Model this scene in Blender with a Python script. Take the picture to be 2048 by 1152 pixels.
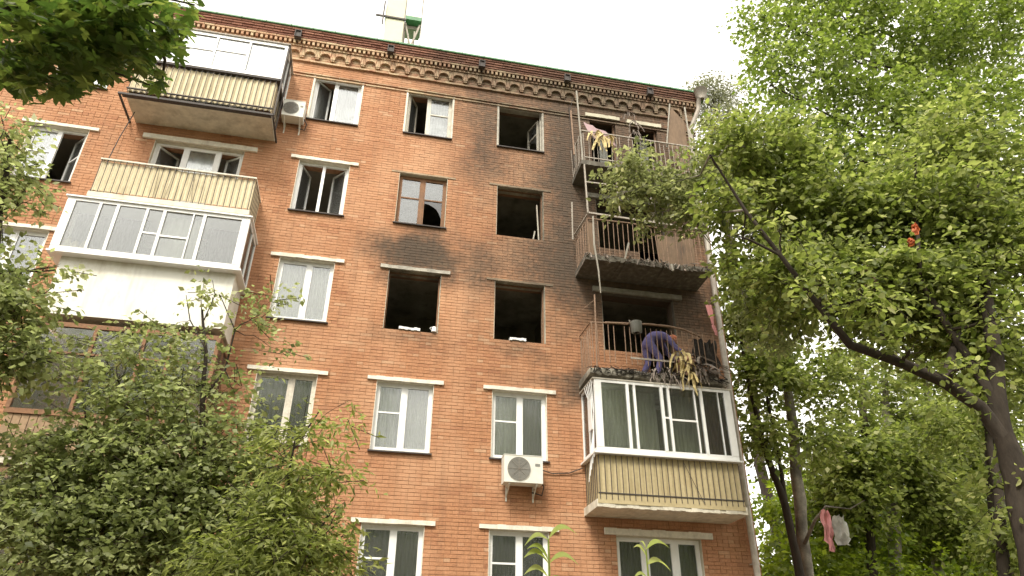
import bpy, math, random
import numpy as np
from mathutils import Vector, Matrix

random.seed(7)
rng = np.random.default_rng(7)
C = bpy.context.scene.collection
SC = bpy.context.scene
for o in list(bpy.data.objects):
    bpy.data.objects.remove(o)

# ------------------------------------------------------------------ camera
F_PX, YAW, PITCH, ROLL = 1419.8, 0.1994, 0.5158, 0.0098
CAM = Vector((0.0, -14.368, -0.598))
GROUND = -2.8
fw = Vector((math.sin(YAW) * math.cos(PITCH), math.cos(YAW) * math.cos(PITCH), math.sin(PITCH)))
r0 = Vector((math.cos(YAW), -math.sin(YAW), 0))
u0 = r0.cross(fw)
c_, s_ = math.cos(ROLL), math.sin(ROLL)
cr = r0 * c_ + u0 * s_
cu = u0 * c_ - r0 * s_
cam_data = bpy.data.cameras.new('camera')
cam = bpy.data.objects.new('camera', cam_data)
C.objects.link(cam)
cam.matrix_world = Matrix(((cr.x, cu.x, -fw.x, CAM.x), (cr.y, cu.y, -fw.y, CAM.y), (cr.z, cu.z, -fw.z, CAM.z), (0, 0, 0, 1)))
cam_data.lens = F_PX / 2048 * 36
cam_data.sensor_width = 36
cam_data.clip_end = 2000
SC.camera = cam

# ------------------------------------------------------------------ sky, sun, exposure
SUN_EL, SUN_AZ = math.radians(52), math.radians(208)
w = bpy.data.worlds.new('World')
SC.world = w
w.use_nodes = True
nt = w.node_tree
nt.nodes.clear()
sky = nt.nodes.new('ShaderNodeTexSky')
sky.sky_type = 'NISHITA'
sky.sun_disc = False
sky.sun_elevation = SUN_EL
sky.sun_rotation = SUN_AZ
sky.dust_density = 4.0
hsv = nt.nodes.new('ShaderNodeHueSaturation')
hsv.inputs['Saturation'].default_value = 0.12
cloud = nt.nodes.new('ShaderNodeMix')
cloud.data_type = 'RGBA'
cloud.inputs[0].default_value = 0.55
cloud.inputs[7].default_value = (13.2, 12.5, 11.2, 1)      # even cloud deck
bg = nt.nodes.new('ShaderNodeBackground')
bg.inputs['Strength'].default_value = 0.11
out = nt.nodes.new('ShaderNodeOutputWorld')
nt.links.new(sky.outputs[0], hsv.inputs['Color'])
nt.links.new(hsv.outputs[0], cloud.inputs[6])
nt.links.new(cloud.outputs[2], bg.inputs['Color'])
nt.links.new(bg.outputs[0], out.inputs['Surface'])
sd = bpy.data.lights.new('sun', 'SUN')
sd.energy = 1.7
sd.angle = math.radians(14)
sd.color = (1.0, 0.93, 0.80)
sun = bpy.data.objects.new('sun', sd)
C.objects.link(sun)
sdir = Vector((math.sin(SUN_AZ) * math.cos(SUN_EL), math.cos(SUN_AZ) * math.cos(SUN_EL), math.sin(SUN_EL)))
sun.rotation_euler = (-sdir).to_track_quat('-Z', 'Y').to_euler()
SC.view_settings.view_transform = 'Standard'
SC.view_settings.look = 'None'
SC.view_settings.gamma = 1
SC.view_settings.use_curve_mapping = False
SC.view_settings.exposure = 1.22


def at(px, py, Y):
    """world point seen at photo pixel (px, py) at the plane y = Y"""
    d = fw + cr * ((px - 1024) / F_PX) - cu * ((py - 576) / F_PX)
    return CAM + d * ((Y - CAM.y) / d.y)


def atd(px, py, dist):
    d = (fw + cr * ((px - 1024) / F_PX) - cu * ((py - 576) / F_PX)).normalized()
    return CAM + d * dist


# ------------------------------------------------------------------ materials
SOOT = [  # x, z, rx, rz, strength : where the fire blackened the facade
    (0.62, 8.36, 0.85, 0.50, 2.3), (0.8, 8.95, 0.6, 0.5, .5), (2.15, 11.9, 0.42, 1.4, .85), (2.2, 13.0, 0.8, .8, .4), (1.6, 11.6, .8, 1.6, .15),
    (4.4, 11.0, 0.75, 3.0, .8), (4.3, 10.9, .28, 2.4, 1.0), (4.15, 8.45, 0.8, 0.8, .9), (3.2, 8.5, 1.2, .7, .36), (3.1, 11.35, .9, .8, .3), (3.3, 13.9, 2.4, 1.1, .55), (1.5, 14.3, 1.4, .7, .4),
    (6.2, 13.9, 2.6, 1.6, .95), (6.3, 9.8, 2.3, 2.2, 1.3), (6.3, 7.9, 2.0, .75, 1.1), (6.4, 12.0, 2.2, 2.0, 1.05), (3.1, 9.0, .9, .8, .2),
    (2.2, 7.9, .35, .8, .7), (0.6, 6.15, .8, .3, .35), (3.1, 6.15, .8, .3, .35), (5.9, 5.38, 2.2, .22, 1.1), (4.45, 5.2, .45, .4, .8), (7.3, 6.6, .7, 1.4, .6), (6.0, 7.2, 1.6, .6, .5),
]


def soot_group():
    g = bpy.data.node_groups.new('soot_mask', 'ShaderNodeTree')
    g.interface.new_socket('Soot', in_out='OUTPUT', socket_type='NodeSocketFloat')
    N, L = g.nodes, g.links
    go = N.new('NodeGroupOutput')
    geo = N.new('ShaderNodeNewGeometry')
    nz = N.new('ShaderNodeTexNoise')
    nz.inputs['Scale'].default_value = 1.3
    nz.inputs['Detail'].default_value = 5
    L.new(geo.outputs['Position'], nz.inputs['Vector'])
    sub = N.new('ShaderNodeVectorMath'); sub.operation = 'SUBTRACT'
    sub.inputs[1].default_value = (.5, .5, .5)
    L.new(nz.outputs['Color'], sub.inputs[0])
    mad = N.new('ShaderNodeVectorMath'); mad.operation = 'MULTIPLY_ADD'
    mad.inputs[1].default_value = (1.5, 0, 1.7)
    L.new(sub.outputs[0], mad.inputs[0])
    L.new(geo.outputs['Position'], mad.inputs[2])
    acc = None
    for (x, z, rx, rz, s) in SOOT:
        a = N.new('ShaderNodeVectorMath'); a.operation = 'SUBTRACT'
        a.inputs[1].default_value = (x, 0, z)
        L.new(mad.outputs[0], a.inputs[0])
        b = N.new('ShaderNodeVectorMath'); b.operation = 'MULTIPLY'
        b.inputs[1].default_value = (1 / rx, 0, 1 / rz)
        L.new(a.outputs[0], b.inputs[0])
        d = N.new('ShaderNodeVectorMath'); d.operation = 'DOT_PRODUCT'
        L.new(b.outputs[0], d.inputs[0]); L.new(b.outputs[0], d.inputs[1])
        e = N.new('ShaderNodeMath'); e.operation = 'MULTIPLY'; e.inputs[1].default_value = -1.1
        L.new(d.outputs['Value'], e.inputs[0])
        f = N.new('ShaderNodeMath'); f.operation = 'EXPONENT'
        L.new(e.outputs[0], f.inputs[0])
        m = N.new('ShaderNodeMath'); m.operation = 'MULTIPLY'; m.inputs[1].default_value = s
        L.new(f.outputs[0], m.inputs[0])
        if acc is None:
            acc = m
        else:
            ad = N.new('ShaderNodeMath'); ad.operation = 'ADD'
            L.new(acc.outputs[0], ad.inputs[0]); L.new(m.outputs[0], ad.inputs[1])
            acc = ad
    n2 = N.new('ShaderNodeTexNoise')
    n2.inputs['Scale'].default_value = 9
    n2.inputs['Detail'].default_value = 6
    L.new(geo.outputs['Position'], n2.inputs['Vector'])
    k = N.new('ShaderNodeMapRange')
    k.inputs[1].default_value = .3; k.inputs[2].default_value = .7
    k.inputs[3].default_value = .45; k.inputs[4].default_value = 1.2
    L.new(n2.outputs[0], k.inputs[0])
    mm = N.new('ShaderNodeMath'); mm.operation = 'MULTIPLY'
    L.new(acc.outputs[0], mm.inputs[0]); L.new(k.outputs[0], mm.inputs[1])
    ng = N.new('ShaderNodeMath'); ng.operation = 'MULTIPLY'; ng.inputs[1].default_value = -2.1
    ex = N.new('ShaderNodeMath'); ex.operation = 'EXPONENT'
    cl = N.new('ShaderNodeMath'); cl.operation = 'SUBTRACT'; cl.inputs[0].default_value = 1.0
    L.new(mm.outputs[0], ng.inputs[0]); L.new(ng.outputs[0], ex.inputs[0]); L.new(ex.outputs[0], cl.inputs[1])
    L.new(cl.outputs[0], go.inputs[0])
    return g


SOOTG = soot_group()


def mat(name, col, rough=.8, var=.15, scale=6, bump=0, bscale=40, soot=0, metal=0, spec=.3, col2=None, stain=0, stain_col=(.08, .07, .055), stretch=(1, 1, 1), attr=None, ramp=None, trans=0, c2=.22, streak=0):
    m = bpy.data.materials.new(name)
    m.use_nodes = True
    N, L = m.node_tree.nodes, m.node_tree.links
    b = N['Principled BSDF']
    b.inputs['Roughness'].default_value = rough
    b.inputs['Metallic'].default_value = metal
    b.inputs['Specular IOR Level'].default_value = spec
    tc = N.new('ShaderNodeNewGeometry')
    vec = tc.outputs['Position']
    if stretch != (1, 1, 1):
        mp = N.new('ShaderNodeVectorMath'); mp.operation = 'MULTIPLY'
        mp.inputs[1].default_value = stretch
        L.new(vec, mp.inputs[0]); vec = mp.outputs[0]
    nz = N.new('ShaderNodeTexNoise')
    nz.inputs['Scale'].default_value = scale
    nz.inputs['Detail'].default_value = 6
    nz.inputs['Roughness'].default_value = .62
    L.new(vec, nz.inputs['Vector'])
    if ramp:
        at_ = N.new('ShaderNodeAttribute'); at_.attribute_name = attr or 'rnd'
        cr_ = N.new('ShaderNodeValToRGB')
        e = cr_.color_ramp.elements
        e[0].position, e[0].color = ramp[0][0], (*ramp[0][1], 1)
        e[1].position, e[1].color = ramp[-1][0], (*ramp[-1][1], 1)
        for p, c in ramp[1:-1]:
            x = e.new(p); x.color = (*c, 1)
        L.new(at_.outputs['Fac'], cr_.inputs[0])
        base = cr_.outputs[0]
    else:
        rgb = N.new('ShaderNodeRGB'); rgb.outputs[0].default_value = (*col, 1)
        base = rgb.outputs[0]
    mr = N.new('ShaderNodeMapRange')
    mr.inputs[1].default_value = .3; mr.inputs[2].default_value = .7
    mr.inputs[3].default_value = 1 - var; mr.inputs[4].default_value = 1 + var
    L.new(nz.outputs[0], mr.inputs[0])
    sc_ = N.new('ShaderNodeVectorMath'); sc_.operation = 'SCALE'
    L.new(base, sc_.inputs[0]); L.new(mr.outputs[0], sc_.inputs['Scale'])
    cur = sc_.outputs[0]
    def mixto(cur, fac_socket, c2):
        mx = N.new('ShaderNodeMix'); mx.data_type = 'RGBA'
        L.new(fac_socket, mx.inputs[0]); L.new(cur, mx.inputs[6])
        mx.inputs[7].default_value = (*c2, 1)
        return mx.outputs[2]
    if col2:
        n3 = N.new('ShaderNodeTexNoise'); n3.inputs['Scale'].default_value = scale * c2; n3.inputs['Detail'].default_value = 4
        L.new(vec, n3.inputs['Vector'])
        r3 = N.new('ShaderNodeMapRange'); r3.inputs[1].default_value = .45; r3.inputs[2].default_value = .68; r3.inputs[4].default_value = .75
        L.new(n3.outputs[0], r3.inputs[0])
        cur = mixto(cur, r3.outputs[0], col2)
    if stain:
        n4 = N.new('ShaderNodeTexNoise'); n4.inputs['Scale'].default_value = 2.3; n4.inputs['Detail'].default_value = 8
        n4.inputs['Roughness'].default_value = .7
        v4 = N.new('ShaderNodeVectorMath'); v4.operation = 'MULTIPLY'; v4.inputs[1].default_value = (1.3, 1.3, .55)
        L.new(tc.outputs['Position'], v4.inputs[0]); L.new(v4.outputs[0], n4.inputs['Vector'])
        r4 = N.new('ShaderNodeMapRange'); r4.inputs[1].default_value = .5; r4.inputs[2].default_value = .7; r4.inputs[4].default_value = stain
        L.new(n4.outputs[0], r4.inputs[0])
        cur = mixto(cur, r4.outputs[0], stain_col)
    if streak:
        n5 = N.new('ShaderNodeTexNoise'); n5.inputs['Scale'].default_value = 1.0; n5.inputs['Detail'].default_value = 7
        v5 = N.new('ShaderNodeVectorMath'); v5.operation = 'MULTIPLY'; v5.inputs[1].default_value = (5.5, 1, .55)
        L.new(tc.outputs['Position'], v5.inputs[0]); L.new(v5.outputs[0], n5.inputs['Vector'])
        r5 = N.new('ShaderNodeMapRange'); r5.inputs[1].default_value = .52; r5.inputs[2].default_value = .75; r5.inputs[4].default_value = streak
        L.new(n5.outputs[0], r5.inputs[0])
        cur = mixto(cur, r5.outputs[0], (.17, .105, .065))
        n6 = N.new('ShaderNodeTexNoise'); n6.inputs['Scale'].default_value = .7; n6.inputs['Detail'].default_value = 9; n6.inputs['Roughness'].default_value = .7
        L.new(tc.outputs['Position'], n6.inputs['Vector'])
        r6 = N.new('ShaderNodeMapRange'); r6.inputs[1].default_value = .54; r6.inputs[2].default_value = .72; r6.inputs[4].default_value = streak * .8
        L.new(n6.outputs[0], r6.inputs[0])
        cur = mixto(cur, r6.outputs[0], (.56, .38, .25))
    if soot:
        sg = N.new('ShaderNodeGroup'); sg.node_tree = SOOTG
        sm = N.new('ShaderNodeMath'); sm.operation = 'MULTIPLY'; sm.inputs[1].default_value = soot
        L.new(sg.outputs[0], sm.inputs[0])
        cur = mixto(cur, sm.outputs[0], (.06, .052, .04))
    L.new(cur, b.inputs['Base Color'])
    if bump:
        nb = N.new('ShaderNodeTexNoise'); nb.inputs['Scale'].default_value = bscale; nb.inputs['Detail'].default_value = 4
        L.new(vec, nb.inputs['Vector'])
        bp = N.new('ShaderNodeBump'); bp.inputs['Strength'].default_value = bump; bp.inputs['Distance'].default_value = .01
        L.new(nb.outputs[0], bp.inputs['Height'])
        L.new(bp.outputs[0], b.inputs['Normal'])
    if trans:
        tr = N.new('ShaderNodeBsdfTranslucent')
        hs = N.new('ShaderNodeHueSaturation'); hs.inputs['Value'].default_value = 1.9; hs.inputs['Saturation'].default_value = 1.1
        L.new(cur, hs.inputs['Color']); L.new(hs.outputs[0], tr.inputs['Color'])
        mx = N.new('ShaderNodeMixShader'); mx.inputs[0].default_value = trans
        L.new(b.outputs[0], mx.inputs[1]); L.new(tr.outputs[0], mx.inputs[2])
        L.new(mx.outputs[0], N['Material Output'].inputs['Surface'])
    return m


def glass_mat(name, tint=(.93, .95, .94), refl=.09):
    m = bpy.data.materials.new(name); m.use_nodes = True
    N, L = m.node_tree.nodes, m.node_tree.links
    N.remove(N['Principled BSDF'])
    t = N.new('ShaderNodeBsdfTransparent'); t.inputs[0].default_value = (*tint, 1)
    g = N.new('ShaderNodeBsdfGlossy'); g.inputs['Roughness'].default_value = .13
    d = N.new('ShaderNodeBsdfDiffuse'); d.inputs[0].default_value = (.4, .4, .38, 1)
    lw = N.new('ShaderNodeLayerWeight'); lw.inputs[0].default_value = .35
    tc = N.new('ShaderNodeNewGeometry')
    nz = N.new('ShaderNodeTexNoise'); nz.inputs['Scale'].default_value = 1.6
    L.new(tc.outputs['Position'], nz.inputs['Vector'])
    bp = N.new('ShaderNodeBump'); bp.inputs['Strength'].default_value = .12; bp.inputs['Distance'].default_value = .05
    L.new(nz.outputs[0], bp.inputs['Height']); L.new(bp.outputs[0], g.inputs['Normal'])
    mr = N.new('ShaderNodeMapRange'); mr.inputs[3].default_value = refl; mr.inputs[4].default_value = .9
    L.new(lw.outputs['Fresnel'], mr.inputs[0])
    m1 = N.new('ShaderNodeMixShader'); L.new(mr.outputs[0], m1.inputs[0]); L.new(t.outputs[0], m1.inputs[1]); L.new(g.outputs[0], m1.inputs[2])
    n2 = N.new('ShaderNodeTexNoise'); n2.inputs['Scale'].default_value = 14; n2.inputs['Detail'].default_value = 5
    L.new(tc.outputs['Position'], n2.inputs['Vector'])
    r2 = N.new('ShaderNodeMapRange'); r2.inputs[1].default_value = .4; r2.inputs[2].default_value = .8; r2.inputs[3].default_value = .05; r2.inputs[4].default_value = .09
    L.new(n2.outputs[0], r2.inputs[0])
    m2 = N.new('ShaderNodeMixShader'); L.new(r2.outputs[0], m2.inputs[0]); L.new(m1.outputs[0], m2.inputs[1]); L.new(d.outputs[0], m2.inputs[2])
    L.new(m2.outputs[0], N['Material Output'].inputs['Surface'])
    return m


BRICK_RAMP = [(0, (.34, .155, .082)), (.07, (.40, .192, .10)), (.5, (.425, .21, .108)), (.92, (.445, .225, .12)), (1, (.49, .30, .18))]
M = dict(
    brick=mat('fired_brick', (.4, .16, .08), .9, .2, 26, .6, 90, soot=.93, ramp=BRICK_RAMP, col2=(.54, .31, .18), c2=.03, streak=.3, stain=.3, stain_col=(.27, .14, .08)),
    mortar=mat('mortar', (.36, .195, .11), .95, .2, 9, .4, 60, soot=.93, stain=.4, stain_col=(.2, .12, .08)),
    cornice=mat('weathered_brick', (.36, .19, .12), .9, .22, 18, .5, 80, soot=.85, ramp=[(0, (.34, .17, .10)), (.5, (.46, .28, .17)), (1, (.56, .42, .27))], col2=(.5, .41, .25), stain=.4, stain_col=(.2, .13, .08)),
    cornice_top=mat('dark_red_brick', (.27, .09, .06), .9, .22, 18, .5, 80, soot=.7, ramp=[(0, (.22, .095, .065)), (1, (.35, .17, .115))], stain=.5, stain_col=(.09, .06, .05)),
    concrete=mat('painted_concrete', (.52, .48, .38), .9, .16, 8, .4, 50, soot=.9, stain=.5, stain_col=(.24, .2, .14)),
    slab=mat('balcony_concrete', (.60, .56, .46), .95, .18, 5, .5, 40, soot=.95, stain=.5, stain_col=(.24, .2, .13)),
    plaster=mat('white_lintel_paint', (.72, .68, .58), .85, .14, 10, .4, 60, soot=.72, stain=.45, stain_col=(.4, .33, .23)),
    palelint=mat('cream_lintel', (.62, .58, .44), .9, .15, 9, .4, 50, soot=.3, stain=.4, stain_col=(.3, .26, .18)),
    scorchlint=mat('scorched_lintel', (.36, .27, .18), .9, .2, 9, .4, 50, soot=.9, stain=.6, stain_col=(.2, .13, .08)),
    pvc=mat('white_frame', (.80, .80, .78), .4, .04, 5, soot=.35, stain=.25, stain_col=(.5, .48, .42)),
    wood_white=mat('old_white_paint', (.62, .58, .49), .7, .15, 18, .3, 60, soot=.6, stain=.5, stain_col=(.28, .2, .13)),
    wood_brown=mat('brown_frame_wood', (.22, .115, .06), .75, .25, 20, .3, 60, soot=.5, stain=.4),
    metal=mat('dark_bar_steel', (.06, .05, .045), .7, .3, 25, .3, 80, spec=.4),
    rust=mat('burnt_steel', (.25, .165, .11), .75, .35, 24, .4, 80, stain=.6, stain_col=(.13, .07, .045), spec=.35),
    greysteel=mat('grey_scorched_steel', (.34, .30, .25), .7, .3, 24, .4, 80, stain=.5, stain_col=(.12, .09, .07)),
    glass=glass_mat('window_glass'),
    glassdark=glass_mat('reflective_glass', (.84, .86, .83), .09),
    curtain=mat('white_curtain', (.86, .85, .79), .9, .08, 3, .3, 12, stretch=(9, 9, .4), trans=.12),
    greycurtain=mat('grey_curtain', (.17, .17, .15), .9, .25, 3, .3, 12, stretch=(12, 12, .4)),
    shaft=mat('pale_shaft_panel', (.56, .545, .40), .6, .05, 4),
    slatdim=mat('dull_timber_slat', (.30, .205, .125), .85, .2, 12, .2, 60, stain=.5),
    palebacking=mat('pale_pane_backing', (.66, .67, .60), .9, .25, 2, .3, 12, stretch=(5, 5, .6)),  # pale sheet behind glass; hazy pane reflections put into its colour
    darkbacking=mat('dark_pane_backing', (.07, .075, .055), .9, .3, 3, .3, 12, stretch=(12, 12, .4)),  # dark sheet behind glass; the dim interior put into its colour
    room=mat('room_plaster', (.5, .47, .4), .9, .1, 2),
    roomburnt=mat('charred_room', (.26, .25, .20), .95, .4, 1.5, stain=.6, stain_col=(.07, .065, .05)),
    char=mat('charred_matter', (.035, .03, .026), .85, .5, 14, .6, 50, stain=.5, stain_col=(.13, .1, .07)),
    ash=mat('ashy_rags', (.24, .2, .17), .9, .45, 14, .5, 50, stain=.6, stain_col=(.05, .04, .03)),
    yellowcloth=mat('singed_yellow_cloth', (.52, .42, .2), .85, .35, 12, .5, 40, stain=.5, stain_col=(.12, .08, .03)),
    beige=mat('beige_balcony_sheet', (.46, .38, .22), .75, .1, 16, .2, 80, stain=.5, stain_col=(.33, .25, .12)),
    cream=mat('cream_balcony_sheet', (.66, .57, .38), .75, .1, 16, .2, 80, stain=.55, stain_col=(.36, .29, .17)),
    siding=mat('smooth_white_siding', (.72, .71, .63), .55, .06, 3, stain=.55, stain_col=(.5, .45, .34), streak=.25),
    acwhite=mat('air_conditioner_casing', (.70, .69, .62), .5, .06, 5, stain=.3, stain_col=(.4, .36, .28)),
    grille=mat('grille_grey', (.2, .2, .18), .6, .1, 10),
    roofgreen=mat('green_roof_paint', (.10, .24, .12), .5, .2, 8, stain=.4, stain_col=(.08, .1, .06)),
    pipe=mat('galvanised_pipe', (.45, .41, .35), .55, .2, 7, .2, 40, metal=.2, soot=.35, stain=.6, stain_col=(.2, .13, .09)),
    plywood=mat('scorched_plywood', (.19, .13, .085), .85, .2, 9, .2, 40, stain=.7, stain_col=(.07, .055, .045), stretch=(6, 6, .6)),
    pink=mat('pink_cloth', (.68, .3, .3), .85, .14, 9, .3, 40, stain=.3, stain_col=(.5, .2, .18)),
    mauve=mat('mauve_blanket', (.42, .29, .3), .9, .2, 9, .3, 40, soot=.3),
    orange=mat('orange_plastic', (.6, .2, .09), .5, .2, 14, .2, 50, trans=.3),
    film=mat('grey_plastic_film', (.5, .5, .47), .35, .2, 9, .4, 20, trans=.4),
    bark=mat('dark_bark', (.04, .031, .023), .95, .35, 14, .8, 40, stretch=(1, 1, .35)),
    greybark=mat('grey_bark', (.27, .245, .2), .95, .3, 9, .8, 40, col2=(.07, .06, .05), stain=.8, stain_col=(.05, .045, .04)),
    ground=mat('soil', (.12, .1, .07), .95, .3, 2, .5, 10),
    skin=mat('skin', (.55, .29, .2), .6, .05, 20),
    purple=mat('violet_workwear', (.13, .115, .25), .85, .2, 20, .4, 60),
    hair=mat('ginger_cap', (.5, .17, .09), .8, .2, 20),
)
# outside the camera's reach: same masonry as a drawn pattern
bm_ = bpy.data.materials.new('plain_brickwork'); bm_.use_nodes = True
_N, _L = bm_.node_tree.nodes, bm_.node_tree.links
_g = _N.new('ShaderNodeNewGeometry'); _s = _N.new('ShaderNodeSeparateXYZ'); _c = _N.new('ShaderNodeCombineXYZ'); _a = _N.new('ShaderNodeMath')
_L.new(_g.outputs['Position'], _s.inputs[0]); _L.new(_s.outputs[0], _a.inputs[0]); _L.new(_s.outputs[1], _a.inputs[1])
_L.new(_a.outputs[0], _c.inputs[0]); _L.new(_s.outputs[2], _c.inputs[1])
_b = _N.new('ShaderNodeTexBrick')
for k, v in (('Scale', 1.0), ('Mortar Size', .006), ('Brick Width', .26), ('Row Height', .075)):
    _b.inputs[k].default_value = v
_b.inputs['Color1'].default_value = (.40, .16, .08, 1); _b.inputs['Color2'].default_value = (.3, .105, .055, 1); _b.inputs['Mortar'].default_value = (.4, .3, .22, 1)
_L.new(_c.outputs[0], _b.inputs['Vector']); _L.new(_b.outputs[0], _N['Principled BSDF'].inputs['Base Color'])
_N['Principled BSDF'].inputs['Roughness'].default_value = .9
M['plainbrick'] = bm_


def leafmat(name, ramp, trans=.35, rough=.5, spec=.35):
    return mat(name, (.1, .2, .05), rough, .12, 3, ramp=ramp, trans=trans, spec=spec)


M['leaf_maple'] = leafmat('maple_leaf', [(0, (.045, .078, .018)), (.5, (.08, .122, .026)), (1, (.15, .18, .045))], .45)
M['leaf_right'] = leafmat('broad_leaf', [(0, (.05, .075, .015)), (.4, (.15, .185, .045)), (.8, (.25, .28, .09)), (1, (.48, .48, .24))], .5)
M['leaf_tall'] = leafmat('tall_tree_leaf', [(0, (.045, .075, .012)), (.45, (.135, .18, .036)), (.8, (.19, .235, .062)), (1, (.34, .37, .14))], .5)
M['leaf_grey_lit'] = leafmat('greyish_lit_leaf', [(0, (.11, .125, .05)), (.5, (.18, .2, .08)), (.85, (.27, .28, .13)), (1, (.38, .36, .2))], .5)  # same tree's leaves; their different lighting is put into this colour
M['leaf_left'] = leafmat('small_leaf', [(0, (.06, .08, .028)), (.4, (.195, .225, .085)), (.85, (.33, .36, .17)), (1, (.34, .35, .24))], .5)
M['leaf_ash'] = leafmat('pale_small_leaf', [(0, (.07, .095, .018)), (.45, (.19, .22, .06)), (1, (.38, .40, .16))], .5)
M['leaf_far'] = leafmat('distant_leaf', [(0, (.12, .135, .07)), (.5, (.17, .18, .10)), (1, (.24, .24, .15))], .3)
M['leaf_under'] = leafmat('undergrowth_leaf', [(0, (.06, .10, .015)), (.5, (.15, .20, .028)), (1, (.28, .33, .06))], .5)
M['leaf_sprig'] = leafmat('young_leaf', [(0, (.2, .25, .05)), (1, (.34, .38, .12))], .5)

# ------------------------------------------------------------------ helpers
WL = {}   # world location of every object made here (none is rotated unless said)


def link(o, parent, world):
    C.objects.link(o)
    WL[o.name] = Vector(world)
    if parent is not None:
        o.parent = parent
        o.location = Vector(world) - WL[parent.name]
    else:
        o.location = world
    return o


class MB:
    def __init__(s):
        s.v, s.f, s.rnd = [], [], []
        s.cur = .5

    def add(s, vs, fs):
        n = len(s.v)
        s.v += [tuple(v) for v in vs]
        s.f += [tuple(i + n for i in f) for f in fs]
        s.rnd += [s.cur] * len(vs)
        return s

    def box(s, x0, x1, y0, y1, z0, z1, j=0, back=True):
        if x0 > x1: x0, x1 = x1, x0
        if y0 > y1: y0, y1 = y1, y0
        if z0 > z1: z0, z1 = z1, z0
        vs = [(x, y, z) for z in (z0, z1) for y in (y0, y1) for x in (x0, x1)]
        if j:
            vs = [(a + random.uniform(-j, j), b + random.uniform(-j, j), c + random.uniform(-j, j)) for a, b, c in vs]
        fs = [(0, 1, 5, 4), (0, 2, 3, 1), (4, 5, 7, 6), (0, 4, 6, 2), (1, 3, 7, 5)]
        if back:
            fs.append((2, 6, 7, 3))
        return s.add(vs, fs)

    def obox(s, p, q, wx, wy, up=(0, 0, 1)):
        """bar from p to q with section wx by wy"""
        p, q = Vector(p), Vector(q)
        d = (q - p).normalized()
        up = Vector(up)
        if abs(d.dot(up)) > .95: up = Vector((0, 1, 0))
        a = d.cross(up).normalized(); b = a.cross(d)
        vs = []
        for c in (p, q):
            for i, k in ((-1, -1), (1, -1), (1, 1), (-1, 1)):
                vs.append(c + a * (i * wx / 2) + b * (k * wy / 2))
        return s.add(vs, [(0, 1, 2, 3), (7, 6, 5, 4), (0, 4, 5, 1), (1, 5, 6, 2), (2, 6, 7, 3), (3, 7, 4, 0)])

    def tube(s, pts, rs, n=8, cap=True):
        pts = [Vector(p) for p in pts]
        if not hasattr(rs, '__len__'): rs = [rs] * len(pts)
        ref = Vector((0.13, 0.9, 0.2)).normalized()
        vs = []
        for i, p in enumerate(pts):
            d = (pts[min(i + 1, len(pts) - 1)] - pts[max(i - 1, 0)]).normalized()
            a = d.cross(ref)
            if a.length < .1: a = d.cross(Vector((1, 0, 0)))
            a.normalize(); b = a.cross(d)
            for k in range(n):
                t = 2 * math.pi * k / n
                vs.append(p + (a * math.cos(t) + b * math.sin(t)) * rs[i])
        fs = []
        for i in range(len(pts) - 1):
            for k in range(n):
                k2 = (k + 1) % n
                fs.append((i * n + k, i * n + k2, (i + 1) * n + k2, (i + 1) * n + k))
        if cap:
            fs.append(tuple(range(n))); fs.append(tuple((len(pts) - 1) * n + k for k in reversed(range(n))))
        return s.add(vs, fs)

    def ring(s, x0, x1, z0, z1, y0, y1, t, tb=None):
        """rectangular frame in the xz plane, bars butted"""
        tb = tb or t
        s.box(x0, x0 + t, y0, y1, z0, z1); s.box(x1 - t, x1, y0, y1, z0, z1)
        s.box(x0 + t, x1 - t, y0, y1, z0, z0 + tb); s.box(x0 + t, x1 - t, y0, y1, z1 - t, z1)
        return s

    def mesh(s, name, m, origin=(0, 0, 0), smooth=False):
        me = bpy.data.meshes.new(name)
        ox, oy, oz = origin
        me.from_pydata([(a - ox, b - oy, c - oz) for a, b, c in s.v], [], s.f)
        me.materials.append(m)
        at_ = me.attributes.new('rnd', 'FLOAT', 'POINT')
        at_.data.foreach_set('value', s.rnd)
        if smooth:
            me.polygons.foreach_set('use_smooth', [True] * len(me.polygons))
        me.update()
        return me

    def build(s, name, m, parent=None, origin=None, smooth=False):
        if origin is None:
            a = np.array(s.v); origin = ((a[:, 0].min() + a[:, 0].max()) / 2, (a[:, 1].min() + a[:, 1].max()) / 2, a[:, 2].min())
        o = bpy.data.objects.new(name, s.mesh(name, m, origin, smooth))
        return link(o, parent, origin)


def empty(name, loc, label, cat, group=None, kind=None):
    o = bpy.data.objects.new(name, None)
    link(o, None, loc)
    return tag(o, label, cat, group, kind)


def tag(o, label, cat, group=None, kind=None):
    if label: o['label'] = label
    if cat: o['category'] = cat
    if group: o['group'] = group
    if kind: o['kind'] = kind
    return o


def inst(me, name, parent, world):
    o = bpy.data.objects.new(name, me)
    return link(o, parent, world)


def np_mesh(name, V, Fq, m, rnd=None, smooth=False):
    """fast mesh from numpy arrays; Fq (n,k) faces all of k corners"""
    me = bpy.data.meshes.new(name)
    n, k = Fq.shape
    me.vertices.add(len(V)); me.vertices.foreach_set('co', V.astype(np.float32).ravel())
    me.loops.add(n * k); me.loops.foreach_set('vertex_index', Fq.astype(np.int32).ravel())
    me.polygons.add(n)
    me.polygons.foreach_set('loop_start', np.arange(0, n * k, k, dtype=np.int32))
    me.polygons.foreach_set('loop_total', np.full(n, k, dtype=np.int32))
    if rnd is not None:
        a = me.attributes.new('rnd', 'FLOAT', 'POINT'); a.data.foreach_set('value', rnd.astype(np.float32))
    me.materials.append(m)
    me.update(calc_edges=True)
    if smooth: me.polygons.foreach_set('use_smooth', [True] * n)
    return me


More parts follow.
